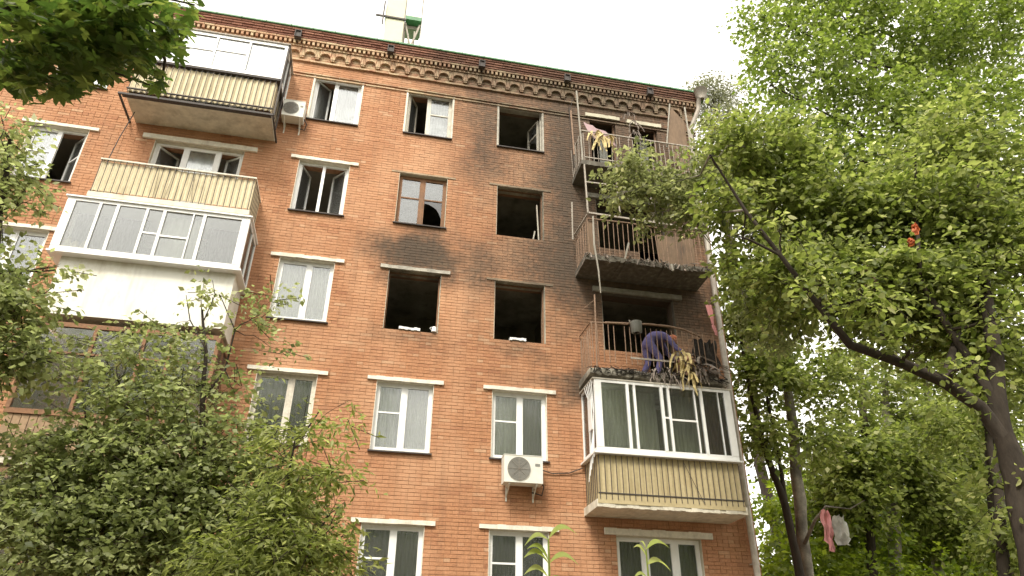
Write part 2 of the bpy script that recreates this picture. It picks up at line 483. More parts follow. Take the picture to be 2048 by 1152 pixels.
# ------------------------------------------------------------------ ground
gm = bpy.data.meshes.new('ground')
gv, gf = [], []
GN = 24
for i in range(GN + 1):
    for j in range(GN + 1):
        gv.append(((i / GN - .5) * 900, (j / GN - .5) * 900, GROUND + .0))
for i in range(GN):
    for j in range(GN):
        a = i * (GN + 1) + j
        gf.append((a, a + GN + 1, a + GN + 2, a + 1))
gm.from_pydata(gv, [], gf); gm.materials.append(M['ground'])
go_ = bpy.data.objects.new('ground', gm); C.objects.link(go_); go_['kind'] = 'structure'

# ------------------------------------------------------------------ the building
BX0, BX1 = -20.0, 8.25
B = empty('apartment_building', (0, 0, GROUND), 'orange brick apartment block with fire-blackened upper right corner', 'building')
SILL = {1: .78, 2: 3.61, 3: 6.34, 4: 9.18, 5: 12.01}
TOP = {1: 2.18, 2: 5.11, 3: 7.87, 4: 10.69, 5: 13.52}
FLOOR = {0: -2.85, 1: -.05, 2: 2.70, 3: 5.47, 4: 8.36, 5: 11.22, 6: 14.1}
COL = {'A': (-8.42, -7.19), 'C': (-2.44, -1.22), 'D': (0.0, 1.215), 'E': (2.486, 3.708)}
OPEN = {}
for c, (a, b) in COL.items():
    for r in range(1, 6):
        OPEN[c + str(r)] = (a, b, SILL[r], TOP[r])
for r in range(1, 5):
    OPEN['F%d' % r] = (5.12, 6.98, SILL[r], TOP[r])
    OPEN['B%d' % r] = (-5.75, -3.72, SILL[r], TOP[r])
    if r > 1:
        OPEN['Fd%d' % r] = (6.22, 6.98, FLOOR[r] + .02, SILL[r])
        OPEN['Bd%d' % r] = (-5.0, -4.3, FLOOR[r] + .02, SILL[r])
OPEN['F5a'] = (5.08, 5.85, 11.24, 13.53)
OPEN['F5b'] = (6.30, 7.10, 12.01, 13.50)
OPEN['B5'] = (-5.75, -3.72, SILL[5], TOP[5])
OP = list(OPEN.values())

# backing wall (mortar): grid of rectangles that leaves the openings out, recessed 9 mm behind the brick faces
xs = sorted({BX0, BX1, -10.6} | {v for o in OP for v in o[:2]})
zs = sorted({GROUND, 14.85, .4} | {v for o in OP for v in o[2:]})
wall, lower = MB(), MB()
for i in range(len(xs) - 1):
    for j in range(len(zs) - 1):
        x0, x1, z0, z1 = xs[i], xs[i + 1], zs[j], zs[j + 1]
        cx, cz = (x0 + x1) / 2, (z0 + z1) / 2
        if any(o[0] < cx < o[1] and o[2] < cz < o[3] for o in OP):
            continue
        far = cx < -10.6 or cz < .4
        t = lower if far else wall
        y = 0.0 if far else .009
        t.add([(x0, y, z0), (x1, y, z0), (x1, y, z1), (x0, y, z1)], [(0, 1, 2, 3)])
for (x0, x1, z0, z1) in OP:
    y0, y1 = .009, .42
    wall.add([(x0, y0, z0), (x0, y1, z0), (x0, y1, z1), (x0, y0, z1)], [(0, 1, 2, 3)])
    wall.add([(x1, y0, z0), (x1, y1, z0), (x1, y1, z1), (x1, y0, z1)], [(3, 2, 1, 0)])
    wall.add([(x0, y0, z0), (x1, y0, z0), (x1, y1, z0), (x0, y1, z0)], [(0, 1, 2, 3)])
    wall.add([(x0, y0, z1), (x1, y0, z1), (x1, y1, z1), (x0, y1, z1)], [(3, 2, 1, 0)])
lower.add([(BX1, 0, GROUND), (BX1, 12, GROUND), (BX1, 12, 14.85), (BX1, 0, 14.85)], [(0, 1, 2, 3)])
lower.add([(BX0, 0, GROUND), (BX0, 12, GROUND), (BX0, 12, 14.85), (BX0, 0, 14.85)], [(3, 2, 1, 0)])
lower.add([(BX0, 12, GROUND), (BX1, 12, GROUND), (BX1, 12, 14.85), (BX0, 12, 14.85)], [(3, 2, 1, 0)])
W = wall.build('wall', M['mortar'], B, origin=(0, 0, GROUND))
lower.build('outer_wall', M['plainbrick'], B, origin=(0, 0, GROUND))

# bricks
CH, BL, BH, BD = .075, .25, .0655, .0
bricks = []
k = 0
z = .4
while z < 13.95:
    zb0, zb1 = z + .005, z + .005 + BH
    off = -10.6 + (.13 if k % 2 else 0) + (.065 if k % 6 > 2 else 0) * 0
    x = off - .26
    header = False
    while x < BX1:
        L_ = .13 if k % 4 == 3 else .26
        a, b = max(x, -10.6), min(x + L_ - .01, BX1)
        x += L_
        if b - a < .03: continue
        segs = [(a, b, zb0, zb1)]
        for (ox0, ox1, oz0, oz1) in OP:
            new = []
            for (sa, sb, sz0, sz1) in segs:
                if sb <= ox0 or sa >= ox1 or sz1 <= oz0 or sz0 >= oz1:
                    new.append((sa, sb, sz0, sz1)); continue
                if sa < ox0: new.append((sa, ox0, sz0, sz1))
                if sb > ox1: new.append((ox1, sb, sz0, sz1))
                ma, mb = max(sa, ox0), min(sb, ox1)
                if sz0 < oz0 - .012: new.append((ma, mb, sz0, oz0))
                if sz1 > oz1 + .012: new.append((ma, mb, oz1, sz1))
            segs = new
        bricks += [s for s in segs if s[1] - s[0] > .02]
    z += CH
    k += 1
cand = [s for s in bricks if abs(s[1] - s[0] - .25) < .002 and abs(s[3] - s[2] - BH) < .002 and -0.6 < s[0] < 4.4 and s[2] > 1.45]
cand.sort(key=lambda s: (s[0] * .6 - .6) ** 2 + 14.4 ** 2 + (s[2] + .6) ** 2)
single = set(cand[:300])
field = MB()
for s in bricks:
    if s in single: continue
    v = random.random()
    field.cur = v
    d = random.uniform(-.0035, .0035)
    field.box(s[0], s[1], -.002 + d, .02, s[2], s[3], j=.0018, back=False)
fo = field.build('brick_field', M['brick'], W, origin=(0, 0, GROUND)); fo['kind'] = 'stuff'
bmesh_var = []
for i in range(14):
    t = MB(); t.cur = (i + .5) / 14
    t.box(-.125, .125, -.002, .02, 0, BH, j=.0018)
    bmesh_var.append(t.mesh('brick', M['brick']))
for s in single:
    inst(random.choice(bmesh_var), 'brick', W, ((s[0] + s[1]) / 2, random.uniform(-.0035, .0035), s[2]))

# ------------------------------------------------------------------ cornice
def course(mb, x0, x1, z0, z1, proj, step=.26, y1=.02, gap=.008, jj=.002):
    x = x0 + random.uniform(-.2, 0)
    while x < x1:
        a, b = max(x, x0), min(x + step - gap, x1)
        if b - a > .02:
            mb.cur = random.random()
            mb.box(a, b, -proj + random.uniform(-.003, .003), y1, z0 + .003, z1 - .003, j=jj)
        x += step
XA = -10.6
mort = MB()
mort.box(XA, BX1 + .02, -.10, .3, 14.36, 14.84)
mort.box(XA, BX1 + .003, -.012, .0, 13.94, 14.36)
cornice = mort.build('cornice', M['mortar'], B, origin=(0, 0, 13.4))
def stuff_course(name, rows, m):
    t = MB()
    for a in rows: course(t, XA, BX1 + .02 + a[2], *a)
    o = t.build(name, m, cornice, origin=(0, 0, 13.4)); o['kind'] = 'stuff'
stuff_course('string_course', [(13.42, 13.465, .03), (13.51, 13.55, .045)], M['cornice'])
stuff_course('string_course', [(13.93, 13.985, .06)], M['cornice'])
stuff_course('frieze_brick', [(13.99 + .075 * i, 14.06 + .075 * i, .018, .26, 0) for i in range(5)], M['cornice'])
stuff_course('ledge_course', [(14.37, 14.42, .13)], M['cornice'])
stuff_course('ledge_course', [(14.535, 14.60, .20, .26, -.05)], M['cornice'])
# dentils
den = MB()
x = XA
while x < BX1 + .1:
    den.cur = random.random()
    den.box(x, x + .062, -.185 + random.uniform(-.006, .006), -.05, 14.425, 14.53, j=.002); x += .122
den.build('dentil', M['cornice'], cornice, origin=(0, 0, 13.4))['kind'] = 'stuff'
# dark red corbelled courses under the eave
top = MB()
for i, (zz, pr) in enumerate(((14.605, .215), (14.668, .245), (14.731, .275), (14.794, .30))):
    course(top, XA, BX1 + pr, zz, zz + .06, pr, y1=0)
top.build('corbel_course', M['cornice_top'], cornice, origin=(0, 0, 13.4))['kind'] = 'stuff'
# hanging arches, one piece per bay
def arch_mesh():
    t = MB(); t.cur = .6
    P_, H0, H1 = .40, 14.08, 14.365
    r = .135; zc = 14.15
    y0, y1 = -.10, -.015
    n = 8
    prof = [(-P_ / 2, H0 + .03), (-r - .02, H0 + .03)] if False else []
    pts = [(-r, H0)] + [(-r * math.cos(math.pi * i / n), zc + r * .85 * math.sin(math.pi * i / n)) for i in range(n + 1)] + [(r, H0)]
    topz = H1
    vs, fs = [], []
    for (px, pz) in pts:
        tx = px * (P_ / 2) / r
        tx = max(-P_ / 2, min(P_ / 2, tx))
        for y in (y0, y1):
            vs.append((px, y, pz)); vs.append((tx, y, topz))
    for i in range(len(pts) - 1):
        a, b = i * 4, (i + 1) * 4
        fs += [(a, b, b + 1, a + 1), (a + 2, a, b, b + 2)]
    t.add(vs, fs)
    for sgn in (-1, 1):      # stepped drops between the arches
        xa, xb = sgn * r, sgn * (P_ / 2 - .003)
        t.cur = .8
        t.box(xa, xb, y0, y1, H0, topz - .002)
        t.box(sgn * (r + .018), xb, y0 + .012, y1, H0 - .05, H0 - .004)
    return t
am = [None] * 4
for i in range(4):
    t = arch_mesh(); t.rnd = [min(1, max(0, random.gauss(.55, .25))) for _ in t.rnd]
    am[i] = t.mesh('arch', M['cornice'])
x = -3.09 - .4 * 17
while x < 8.1:
    inst(random.choice(am), 'arch', cornice, (x, 0, 0)); x += .4
# little dark attic vents
for x in (-3.06, -.6, 1.93, 4.4, 6.9):
    t = MB(); t.ring(x - .085, x + .085, 14.52, 14.76, -.325, -.19, .02); t.box(x - .063, x + .063, -.29, -.25, 14.545, 14.735)
    t.build('attic_vent', M['metal'], B)
# roof
rf = MB()
rf.add([(BX0 - .3, -.34, 14.862), (BX1 + .46, -.34, 14.862), (BX1 + .46, -.34, 14.905), (BX0 - .3, -.34, 14.905)], [(0, 1, 2, 3)])
rf.add([(BX0 - .3, -.34, 14.862), (BX1 + .46, -.34, 14.862), (BX1 + .46, .2, 14.862), (BX0 - .3, .2, 14.862)], [(3, 2, 1, 0)])
rf.add([(BX0 - .3, -.34, 14.905), (BX1 + .46, -.34, 14.905), (BX1 + .3, 6, 16.9), (BX0, 6, 16.9)], [(0, 1, 2, 3)])
rf.add([(BX0 - .3, 12.3, 14.9), (BX1 + .46, 12.3, 14.9), (BX1 + .3, 6, 16.9), (BX0, 6, 16.9)], [(3, 2, 1, 0)])
rf.add([(BX1 + .46, -.34, 14.862), (BX1 + .46, 12.3, 14.862), (BX1 + .46, 12.3, 14.9), (BX1 + .3, 6, 16.9), (BX1 + .46, -.34, 14.905)], [(0, 1, 2, 3, 4)])
rf.add([(BX1 + .46, -.34, 14.86), (BX1 + .46, 12.3, 14.86), (BX1 - .05, 12.3, 14.858), (BX1 - .05, -.34, 14.858)], [(0, 1, 2, 3)])
ROOF = rf.build('roof', M['roofgreen'], B, origin=(0, 0, 14.86))
# ragged seams of the metal edge
t = MB(); x = XA
while x < BX1 + .4:
    t.box(x, x + .015, -.352, -.342, 14.866, 14.915 + random.uniform(-.01, .012)); x += random.uniform(.55, .65)
t.build('roof_seam', M['roofgreen'], ROOF, origin=(0, 0, 14.86))
# floor slabs inside keep the storeys dark
t = MB()
for r in range(1, 7):
    t.box(BX0 + .02, BX1 - .03, .43, 11.9, FLOOR[r] - .2, FLOOR[r] - .01)
t.build('floor_slab', M['room'], B, origin=(0, 0, 0))

# ------------------------------------------------------------------ windows
def room(parent, x0, x1, z0, z1, r, m, depth=2.5, wide=.45):
    t = MB()
    a, b, c, d = x0 - wide, x1 + wide, FLOOR[r] + .0, FLOOR[r + 1] - .24
    if b > BX1 - .2: b = BX1 - .2
    y0, y1 = .43, .43 + depth
    t.add([(a, y0, c), (b, y0, c), (b, y1, c), (a, y1, c), (a, y0, d), (b, y0, d), (b, y1, d), (a, y1, d)],
          [(0, 1, 2, 3), (4, 7, 6, 5), (3, 2, 6, 7), (0, 3, 7, 4), (1, 5, 6, 2)])
    return t.build('room', m, parent)


def curtain(parent, x0, x1, z0, z1, y, m, amp=.018, wl=.085):
    n = max(6, int((x1 - x0) / wl * 6))
    vs, fs = [], []
    ph = random.random() * 9
    for i in range(n + 1):
        x = x0 + (x1 - x0) * i / n
        for j, zz in enumerate((z1, z0)):
            yy = y + amp * (1 + .6 * j) * math.sin(2 * math.pi * x / wl + ph + .8 * math.sin(x * 7)) 
            vs.append((x, yy, zz))
    for i in range(n):
        fs.append((2 * i, 2 * i + 1, 2 * i + 3, 2 * i + 2))
    t = MB(); t.add(vs, fs)
    return t.build('curtain', m, parent, smooth=True)


def pane(parent, x0, x1, z0, z1, y, m='glass', hinge=None, ang=0):
    t = MB()
    t.box(x0, x1, y - .003, y + .003, z0, z1)
    o = t.build('pane', M[m], parent, origin=(hinge if hinge is not None else (x0 + x1) / 2, y, z0))
    o.rotation_euler.z = ang
    return o


def sash(parent, x0, x1, z0, z1, y, m, transom=None, t=.05, hinge=None, ang=0, glass='glass', broken=False):
    """one framed leaf; hinge 'l' or 'r' and an angle swing it into the room"""
    hx = x0 if hinge == 'l' else x1
    s = MB(); s.ring(x0, x1, z0, z1, y - .025, y + .025, t)
    if transom: s.box(x0 + t, x1 - t, y - .02, y + .02, transom - .018, transom + .018)
    o = s.build('sash', m, parent, origin=(hx, y, z0))
    o.rotation_euler.z = ang
    spans = [(z0 + t, z1 - t)] if not transom else [(z0 + t, transom - .018), (transom + .018, z1 - t)]
    for (a, b) in spans:
        if broken and a < (transom or 99):
            # jagged remains of the pane
            q = MB(); n = 9
            vs, fs = [], []
            for i in range(n + 1):
                x = x0 + t + (x1 - x0 - 2 * t) * i / n
                hgt = (b - a) * (.1 + .55 * (i / n) ** 3 + random.uniform(0, .06))
                vs += [(x, y, b), (x, y, b - hgt)]
            for i in range(n): fs.append((2 * i, 2 * i + 1, 2 * i + 3, 2 * i + 2))
            q.add(vs, fs)
            p = q.build('pane', M['glassdark'], o, origin=(hx, y, z0))
        else:
            q = MB(); q.box(x0 + t, x1 - t, y - .003, y + .003, a, b)
            p = q.build('pane', M[glass], o, origin=(hx, y, z0))
        p.location = (0, 0, 0)
    return o


def lintel(parent, x0, x1, z1, m='plaster', ext=.2, h=.085, proj=.05):
    t = MB(); n = 9
    for i in range(n):
        a, b = x0 - ext + (x1 - x0 + 2 * ext) * i / n, x0 - ext + (x1 - x0 + 2 * ext) * (i + 1) / n
        t.box(a, b, -proj + random.uniform(-.004, .004), .005, z1 + random.uniform(-.003, .003), z1 + h + random.uniform(-.008, .006))
    return t.build('lintel', M[m], parent)


def window(key, r, fm='pvc', kind='closed', cur=None, rm='room', lint=True, reveal='plaster', border=0, glass='glass',
           transomL=False, transomR=False, openL=0, openR=0, mull=.55, sill=True, curR='same', brokenR=False, brokenL=False, sillm='metal', yf=.13):
    x0, x1, z0, z1 = OPEN[key]
    f = MB()
    if kind != 'empty':
        f.ring(x0 + .012, x1 - .012, z0 + .012, z1 - .012, yf - .03, yf + .03, .05)
        xm = x0 + (x1 - x0) * mull
        f.box(xm - .035, xm + .035, yf - .032, yf + .032, z0 + .062, z1 - .062)
    else:
        f.ring(x0 + .012, x1 - .012, z0 + .004, z1 - .012, yf - .02, yf + .02, .03)
    wo = f.build('window', M[fm], B)
    if reveal:
        t = MB(); ry = .10 if kind != 'empty' else .30
        t.box(x0, x0 + .011, -.004, ry, z0, z1 - .011); t.box(x1 - .011, x1, -.004, ry, z0, z1 - .011); t.box(x0, x1, -.004, ry, z1 - .011, z1)
        if border:
            t.box(x0 - border, x0 - .001, -.012, -.0045, z0, z1 + border); t.box(x1 + .001, x1 + border, -.012, -.0045, z0, z1 + border)
            t.box(x0 - .001, x1 + .001, -.012, -.0045, z1 + .001, z1 + border)
        t.build('reveal', M[reveal], wo)
    if sill:
        t = MB()
        t.add([(x0 - .04, -.06, z0 - .012), (x1 + .04, -.06, z0 - .012), (x1 + .04, .1, z0 + .012), (x0 - .04, .1, z0 + .012),
               (x0 - .04, -.06, z0 - .04), (x1 + .04, -.06, z0 - .04), (x1 + .04, -.012, z0 - .03), (x0 - .04, -.012, z0 - .03)],
              [(0, 1, 2, 3), (4, 5, 1, 0), (7, 6, 5, 4), (4, 0, 3, 7), (5, 6, 2, 1)])
        t.build('sill', M[sillm], wo)
    if lint: lintel(wo, x0, x1, z1, 'scorchlint' if key in ('D4', 'E4', 'E3') else 'plaster', h=.05 if key in ('D4', 'E4', 'E3') else .085, proj=.02 if key in ('D4', 'E4', 'E3') else .05)
    room(wo, x0, x1, z0, z1, r, M[rm])
    if kind == 'closed':
        zt = z0 + (z1 - z0) * .56
        sash(wo, x0 + .062, xm - .035, z0 + .062, z1 - .062, yf, M[fm], zt if transomL else None, hinge='l', ang=openL, glass=glass, t=.035, broken=brokenL)
        sash(wo, xm + .035, x1 - .062, z0 + .062, z1 - .062, yf, M[fm], zt if transomR else None, hinge='r', ang=openR, glass=glass, t=.035, broken=brokenR)
        if curR == 'same': curR = cur
        yc = lambda c: .19 if c == 'curtain' else .28
        if cur: curtain(wo, x0 + .02, xm - .01, z0 + .0, z1 - .005, yc(cur), M[cur])
        if curR: curtain(wo, xm + .01, x1 - .02, z0 + .0, z1 - .005, yc(curR), M[curR])
    return wo


pi = math.pi
window('C5', 5, cur=None, curR='curtain', openL=.75, border=.04, mull=.45, lint=False, sillm='metal')
window('D5', 5, fm='wood_white', cur=None, curR='curtain', transomR=True, openL=1.1, border=.04, mull=.47, lint=False, rm='roomburnt')
w_ = window('E5', 5, fm='wood_white', kind='empty', border=.04, lint=False, rm='roomburnt')
sash(w_, 2.56, 3.1, 12.07, 13.2, .24, M['wood_white'], 12.8, hinge='l', ang=1.35, glass='glassdark', brokenL=False) if False else None
sash(w_, 3.1, 3.64, 12.05, 13.3, .2, M['wood_white'], 12.85, hinge='r', ang=-1.25, glass='glassdark', broken=True)
window('C4', 4, openR=-.85, openL=1.2, mull=.5, rm='room')
window('D4', 4, fm='wood_brown', cur=None, curR=None, transomL=True, transomR=True, brokenR=True, rm='roomburnt', reveal='concrete', mull=.5)
w_ = window('E4', 4, fm='wood_brown', kind='empty', rm='roomburnt', reveal='concrete', sill=False)
t = MB(); t.obox((3.60, .12, 9.2), (3.55, .1, 10.3), .03, .03); t.obox((3.45, .15, 9.2), (3.5, .12, 9.5), .03, .03)
t.build('frame_remnant', M['wood_white'], w_)
w_ = window('C3', 3, cur='curtain')
w_ = window('D3', 3, fm='wood_brown', kind='empty', rm='roomburnt', reveal='concrete', sill=False)
w_ = window('E3', 3, fm='wood_brown', kind='empty', rm='roomburnt', reveal='concrete', sill=False)
window('C2', 2, fm='wood_white', cur='greycurtain', mull=.58)
window('D2', 2, cur='palebacking', curR='curtain', transomL=True, mull=.5, glass='glass')
window('E2', 2, cur='palebacking', curR='greycurtain', transomL=True, mull=.52, glass='glassdark')
window('D1', 1, cur='greycurtain', curR='darkbacking', transomL=True, mull=.52, glass='glassdark')
window('E1', 1, cur='greycurtain', curR='darkbacking', transomL=True, mull=.52, glass='glassdark')
window('C1', 1, cur='greycurtain')
window('A5', 5, cur='curtain', lint=False)
window('A4', 4, cur='curtain', curR=None, transomL=True, transomR=True, openR=-.8, mull=.5)
window('A3', 3, fm='pvc', cur='darkbacking', mull=.45)
window('A2', 2, cur='greycurtain')
window('A1', 1, cur='greycurtain')


def wide_window(key, dkey, r, fm, rm, cur, splits, lint='plaster', opened=(), empty_=False, ext=.22):
    x0, x1, z0, z1 = OPEN[key]
    yf = .13
    f = MB()
    if not empty_:
        f.ring(x0 + .012, x1 - .012, z0 + .012, z1 - .012, yf - .03, yf + .03, .05)
        for s in splits: f.box(s - .05, s + .05, yf - .032, yf + .032, z0 + .062, z1 - .062)
    else:
        f.box(x0 + .012, x0 + .05, yf - .03, yf + .02, z0 + .03, z1 - .05)
    wo = f.build('window', M[fm], B)
    t = MB(); t.box(x0, x0 + .011, -.004, .11, z0, z1 - .011); t.box(x1 - .011, x1, -.004, .11, z0, z1 - .011); t.box(x0, x1, -.004, .11, z1 - .011, z1)
    t.build('reveal', M['concrete'], wo)
    if lint: lintel(wo, x0, x1, z1, lint, ext=ext, h=.13, proj=.06)
    room(wo, x0, x1, z0, z1, r, M[rm], wide=.4)
    e = [x0 + .062] + list(splits) + [x1 - .062]
    if not empty_:
        for i in range(len(e) - 1):
            a, b = e[i] + (.05 if i else 0), e[i + 1] - (.05 if i < len(e) - 2 else 0)
            if i in opened:
                h = 'l' if i == 0 else 'r'
                sash(wo, a, b, z0 + .062, z1 - .062, yf, M[fm], hinge=h, ang=.9 if h == 'l' else -.6, t=.04)
            else:
                sash(wo, a, b, z0 + .062, z1 - .062, yf, M[fm], hinge='l', t=.035, glass='glass')
                if cur[i]: curtain(wo, a - .03, b + .03, z0, z1, .3, M[cur[i]])
    if dkey and not empty_:
        dx0, dx1, dz0, dz1 = OPEN[dkey]
        t = MB(); t.box(dx0 + .02, dx1 - .02, yf - .03, yf + .03, dz0, dz1)
        t.build('door_panel', M[fm], wo)
    return wo


wide_window('B4', 'Bd4', 4, 'pvc', 'room', (None, 'curtain', None), (-5.05, -4.3), opened=(0, 2), ext=.28)
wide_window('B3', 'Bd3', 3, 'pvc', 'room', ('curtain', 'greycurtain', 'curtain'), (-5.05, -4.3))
wide_window('B2', 'Bd2', 2, 'wood_brown', 'room', ('darkbacking', 'greycurtain', 'darkbacking'), (-5.05, -4.3))
wide_window('B1', None, 1, 'wood_brown', 'room', ('darkbacking', 'darkbacking', 'darkbacking'), (-5.05, -4.3))
wide_window('B5', None, 5, 'pvc', 'room', ('curtain', 'curtain', 'curtain'), (-5.05, -4.3), lint=None)
wide_window('F2', 'Fd2', 2, 'pvc', 'room', ('greycurtain', None, 'greycurtain'), (5.75, 6.22))
wide_window('F1', None, 1, 'pvc', 'room', ('greycurtain', 'darkbacking', 'darkbacking'), (5.76, 6.42), ext=.25)
wide_window('F3', 'Fd3', 3, 'wood_brown', 'roomburnt', (None,) * 3, (), empty_=True)
wide_window('F4', 'Fd4', 4, 'wood_brown', 'roomburnt', (None,) * 3, (), empty_=True)
for k5 in ('F5a', 'F5b'):
    x0, x1, z0, z1 = OPEN[k5]
    t = MB(); t.ring(x0 + .012, x1 - .012, z0 + .012, z1 - .012, .1, .16, .045)
    wo = t.build('window', M['wood_brown'], B)
    lintel(wo, x0, x1, z1, 'palelint', ext=.12, h=.12, proj=.07)
    room(wo, x0, x1, z0, z1, 5, M['roomburnt'], wide=.2)
    curtain(wo, x0 + .35, x0 + .58, z0 + .4, z1 - .1, .3, M['greycurtain'])

# ------------------------------------------------------------------ balconies
BAR = {}
def bars(parent, pts, z0, z1, m, r=.008, gone=None, tilt=0):
    """vertical balusters at the given (x, y), one object each, shared mesh"""
    key = (round(z1 - z0, 3), m, r)
    if key not in BAR:
        t = MB(); t.tube([(0, 0, 0), (0, 0, z1 - z0)], r, 6)
        BAR[key] = t.mesh('baluster', M[m])
    for i, (x, y) in enumerate(pts):
        if gone and i in gone: continue
        o = inst(BAR[key], 'baluster', parent, (x, y, z0))
        if tilt: o.rotation_euler = (random.gauss(0, tilt), random.gauss(0, tilt), 0)


def slab(x0, x1, zt, depth=.88, th=.15, ragged=0, m='slab'):
    t = MB(); n = 26
    for i in range(n):
        a, b = x0 + (x1 - x0) * i / n, x0 + (x1 - x0) * (i + 1) / n
        dr = random.uniform(0, ragged)
        t.add([(a, -depth + dr, zt - th + random.uniform(0, ragged)), (b, -depth + dr, zt - th + random.uniform(0, ragged)), (b, .0, zt - th), (a, .0, zt - th),
               (a, -depth + dr, zt), (b, -depth + dr, zt), (b, .0, zt), (a, .0, zt)],
              [(0, 1, 5, 4), (3, 2, 1, 0), (4, 5, 6, 7), (0, 4, 7, 3), (1, 2, 6, 5)])
    return t.build('balcony', M[m], B)


def front_pts(x0, x1, y, n): return [(x0 + (x1 - x0) * i / (n - 1), y) for i in range(n)]
def side_pts(x, y0, y1, n): return [(x, y0 + (y1 - y0) * (i + .5) / n) for i in range(n)]


def rail(parent, x0, x1, y, z, m, w_=.05, h=.035, name='handrail', sides=True):
    t = MB(); t.box(x0, x1, y - w_ / 2, y + w_ / 2, z, z + h)
    if sides:
        t.box(x0, x0 + w_, y + w_ / 2, -.0, z, z + h); t.box(x1 - w_, x1, y + w_ / 2, -.0, z, z + h)
    return t.build(name, M[m], parent)


def sheet(parent, x0, x1, y, z0, z1, m, amp=.012, wl=.127, sides=True, name='front_sheet'):
    n = int((x1 - x0) / wl * 8); vs, fs = [], []
    for i in range(n + 1):
        x = x0 + (x1 - x0) * i / n
        yy = y + amp * math.sin(2 * pi * x / wl)
        vs += [(x, yy, z0), (x, yy, z1)]
    for i in range(n): fs.append((2 * i, 2 * i + 2, 2 * i + 3, 2 * i + 1))
    t = MB(); t.add(vs, fs)
    if sides:
        for xx in (x0, x1):
            t.box(xx - .006, xx + .006, y + .012, -.01, z0, z1)
    return t.build(name, M[m], parent, smooth=False)


def glazing(parent, x0, x1, yf, z0, z1, cuts, fm, posts=.09, glass='glassdark', transoms=(), top=.09, bot=.09, post_name='post'):
    """front row of framed panes plus one pane at each side"""
    t = MB(); t.box(x0, x1, yf - .03, yf + .03, z0, z0 + bot); t.box(x0, x1, yf - .03, yf + .03, z1 - top, z1)
    for xx in (x0, x1 - .05):
        t.box(xx, xx + .05, yf + .03, 0, z0, z0 + bot); t.box(xx, xx + .05, yf + .03, 0, z1 - top, z1)
    fr = t.build('glazing_frame', M[fm], parent)
    edges = [(x0, posts)] + [c if isinstance(c, tuple) else (c, .05) for c in cuts] + [(x1 - posts, posts)]
    for i, (x, w_) in enumerate(edges):
        t = MB(); t.box(x, x + w_, yf - .036, yf + .036, z0 + bot, z1 - top)
        t.build(post_name, M[fm], parent)
    for i in range(len(edges) - 1):
        a, b = edges[i][0] + edges[i][1], edges[i + 1][0]
        zc = [z0 + bot, z1 - top]
        for (ti, tz) in transoms:
            if ti == i:
                q = MB(); q.box(a, b, yf - .025, yf + .025, tz - .02, tz + .02); q.build('transom', M[fm], parent)
                zc = [z0 + bot, tz - .02, tz + .02, z1 - top]
        for j in range(0, len(zc), 2):
            pane(parent, a, b, zc[j], zc[j + 1], yf + random.uniform(-.01, .01), glass)
    for xx in (x0 + .022, x1 - .028):
        q = MB(); q.box(xx, xx + .006, yf + .036, -.05, z0 + bot, z1 - top); q.build('pane', M[glass], parent)
        q = MB(); q.box(xx - .02, xx + .026, yf * .5 - .025, yf * .5 + .025, z0 + bot, z1 - top); q.box(xx - .02, xx + .026, -.05, .0, z0 + bot, z1 - top)
        q.build(post_name, M[fm], parent)
    return fr


LX0, LX1 = -6.32, -3.10
RX0, RX1 = 4.50, 7.60
YF = -.86
# left column, fifth storey: glazed loggia over a ribbed sheet, with dark steel surround
b5 = slab(LX0 + .02, LX1 - .0, 11.24, .86, .12)
b5['label'] = 'uppermost left balcony slab with peeling underside'
t = MB()
t.box(LX0 - .12, LX1 + .06, -1.0, -.96, 11.08, 11.13); t.box(LX0 - .12, LX0 - .08, -.96, 0, 11.08, 11.12); t.box(LX1 + .02, LX1 + .06, -.96, 0, 11.08, 11.12)
t.box(LX0 - .05, LX1 + .0, -.96, -.86, 11.10, 11.14)
t.build('edge_strip', M['metal'], b5)
sheet(b5, LX0 + .03, LX1 - .05, -.91, 11.27, 12.17, 'cream', sides=True)
bars(b5, front_pts(LX0 + .04, LX1 - .06, -.955, 25), 11.2, 12.2, 'metal', .010)
bars(b5, side_pts(LX1 - .02, -.9, -.05, 5), 11.2, 12.2, 'metal', .010)
rail(b5, LX0 - .02, LX1 + .03, -.95, 12.2, 'metal', .08, .05)
t = MB(); t.box(LX0, LX1, -.975, -.935, 11.3, 11.325); t.build('lower_rail', M['metal'], b5)
glazing(b5, LX0 + .0, LX1 + .04, -.97, 12.25, 13.40, (-5.73, -4.74, -3.97), 'pvc', posts=.07, glass='glass', transoms=((1, 12.85), (2, 12.9)))
for (a, b, m_) in ((-6.2, -5.7, 'curtain'), (-5.68, -4.72, 'curtain'), (-4.68, -3.95, 'curtain'), (-3.9, -3.15, 'curtain')):
    curtain(b5, a, b, 12.3, 13.34, -.88, M[m_], amp=.006)
t = MB(); t.box(LX0 - .06, LX1 + .09, -1.03, 0, 13.403, 13.44); t.build('canopy', M['greysteel'], b5)
q = MB(); q.box(LX1 + .045, LX1 + .075, -1.0, -.96, 11.1, 13.4); q.box(LX1 + .045, LX1 + .075, -.5, -.47, 11.1, 13.4); q.build('corner_post', M['metal'], b5)

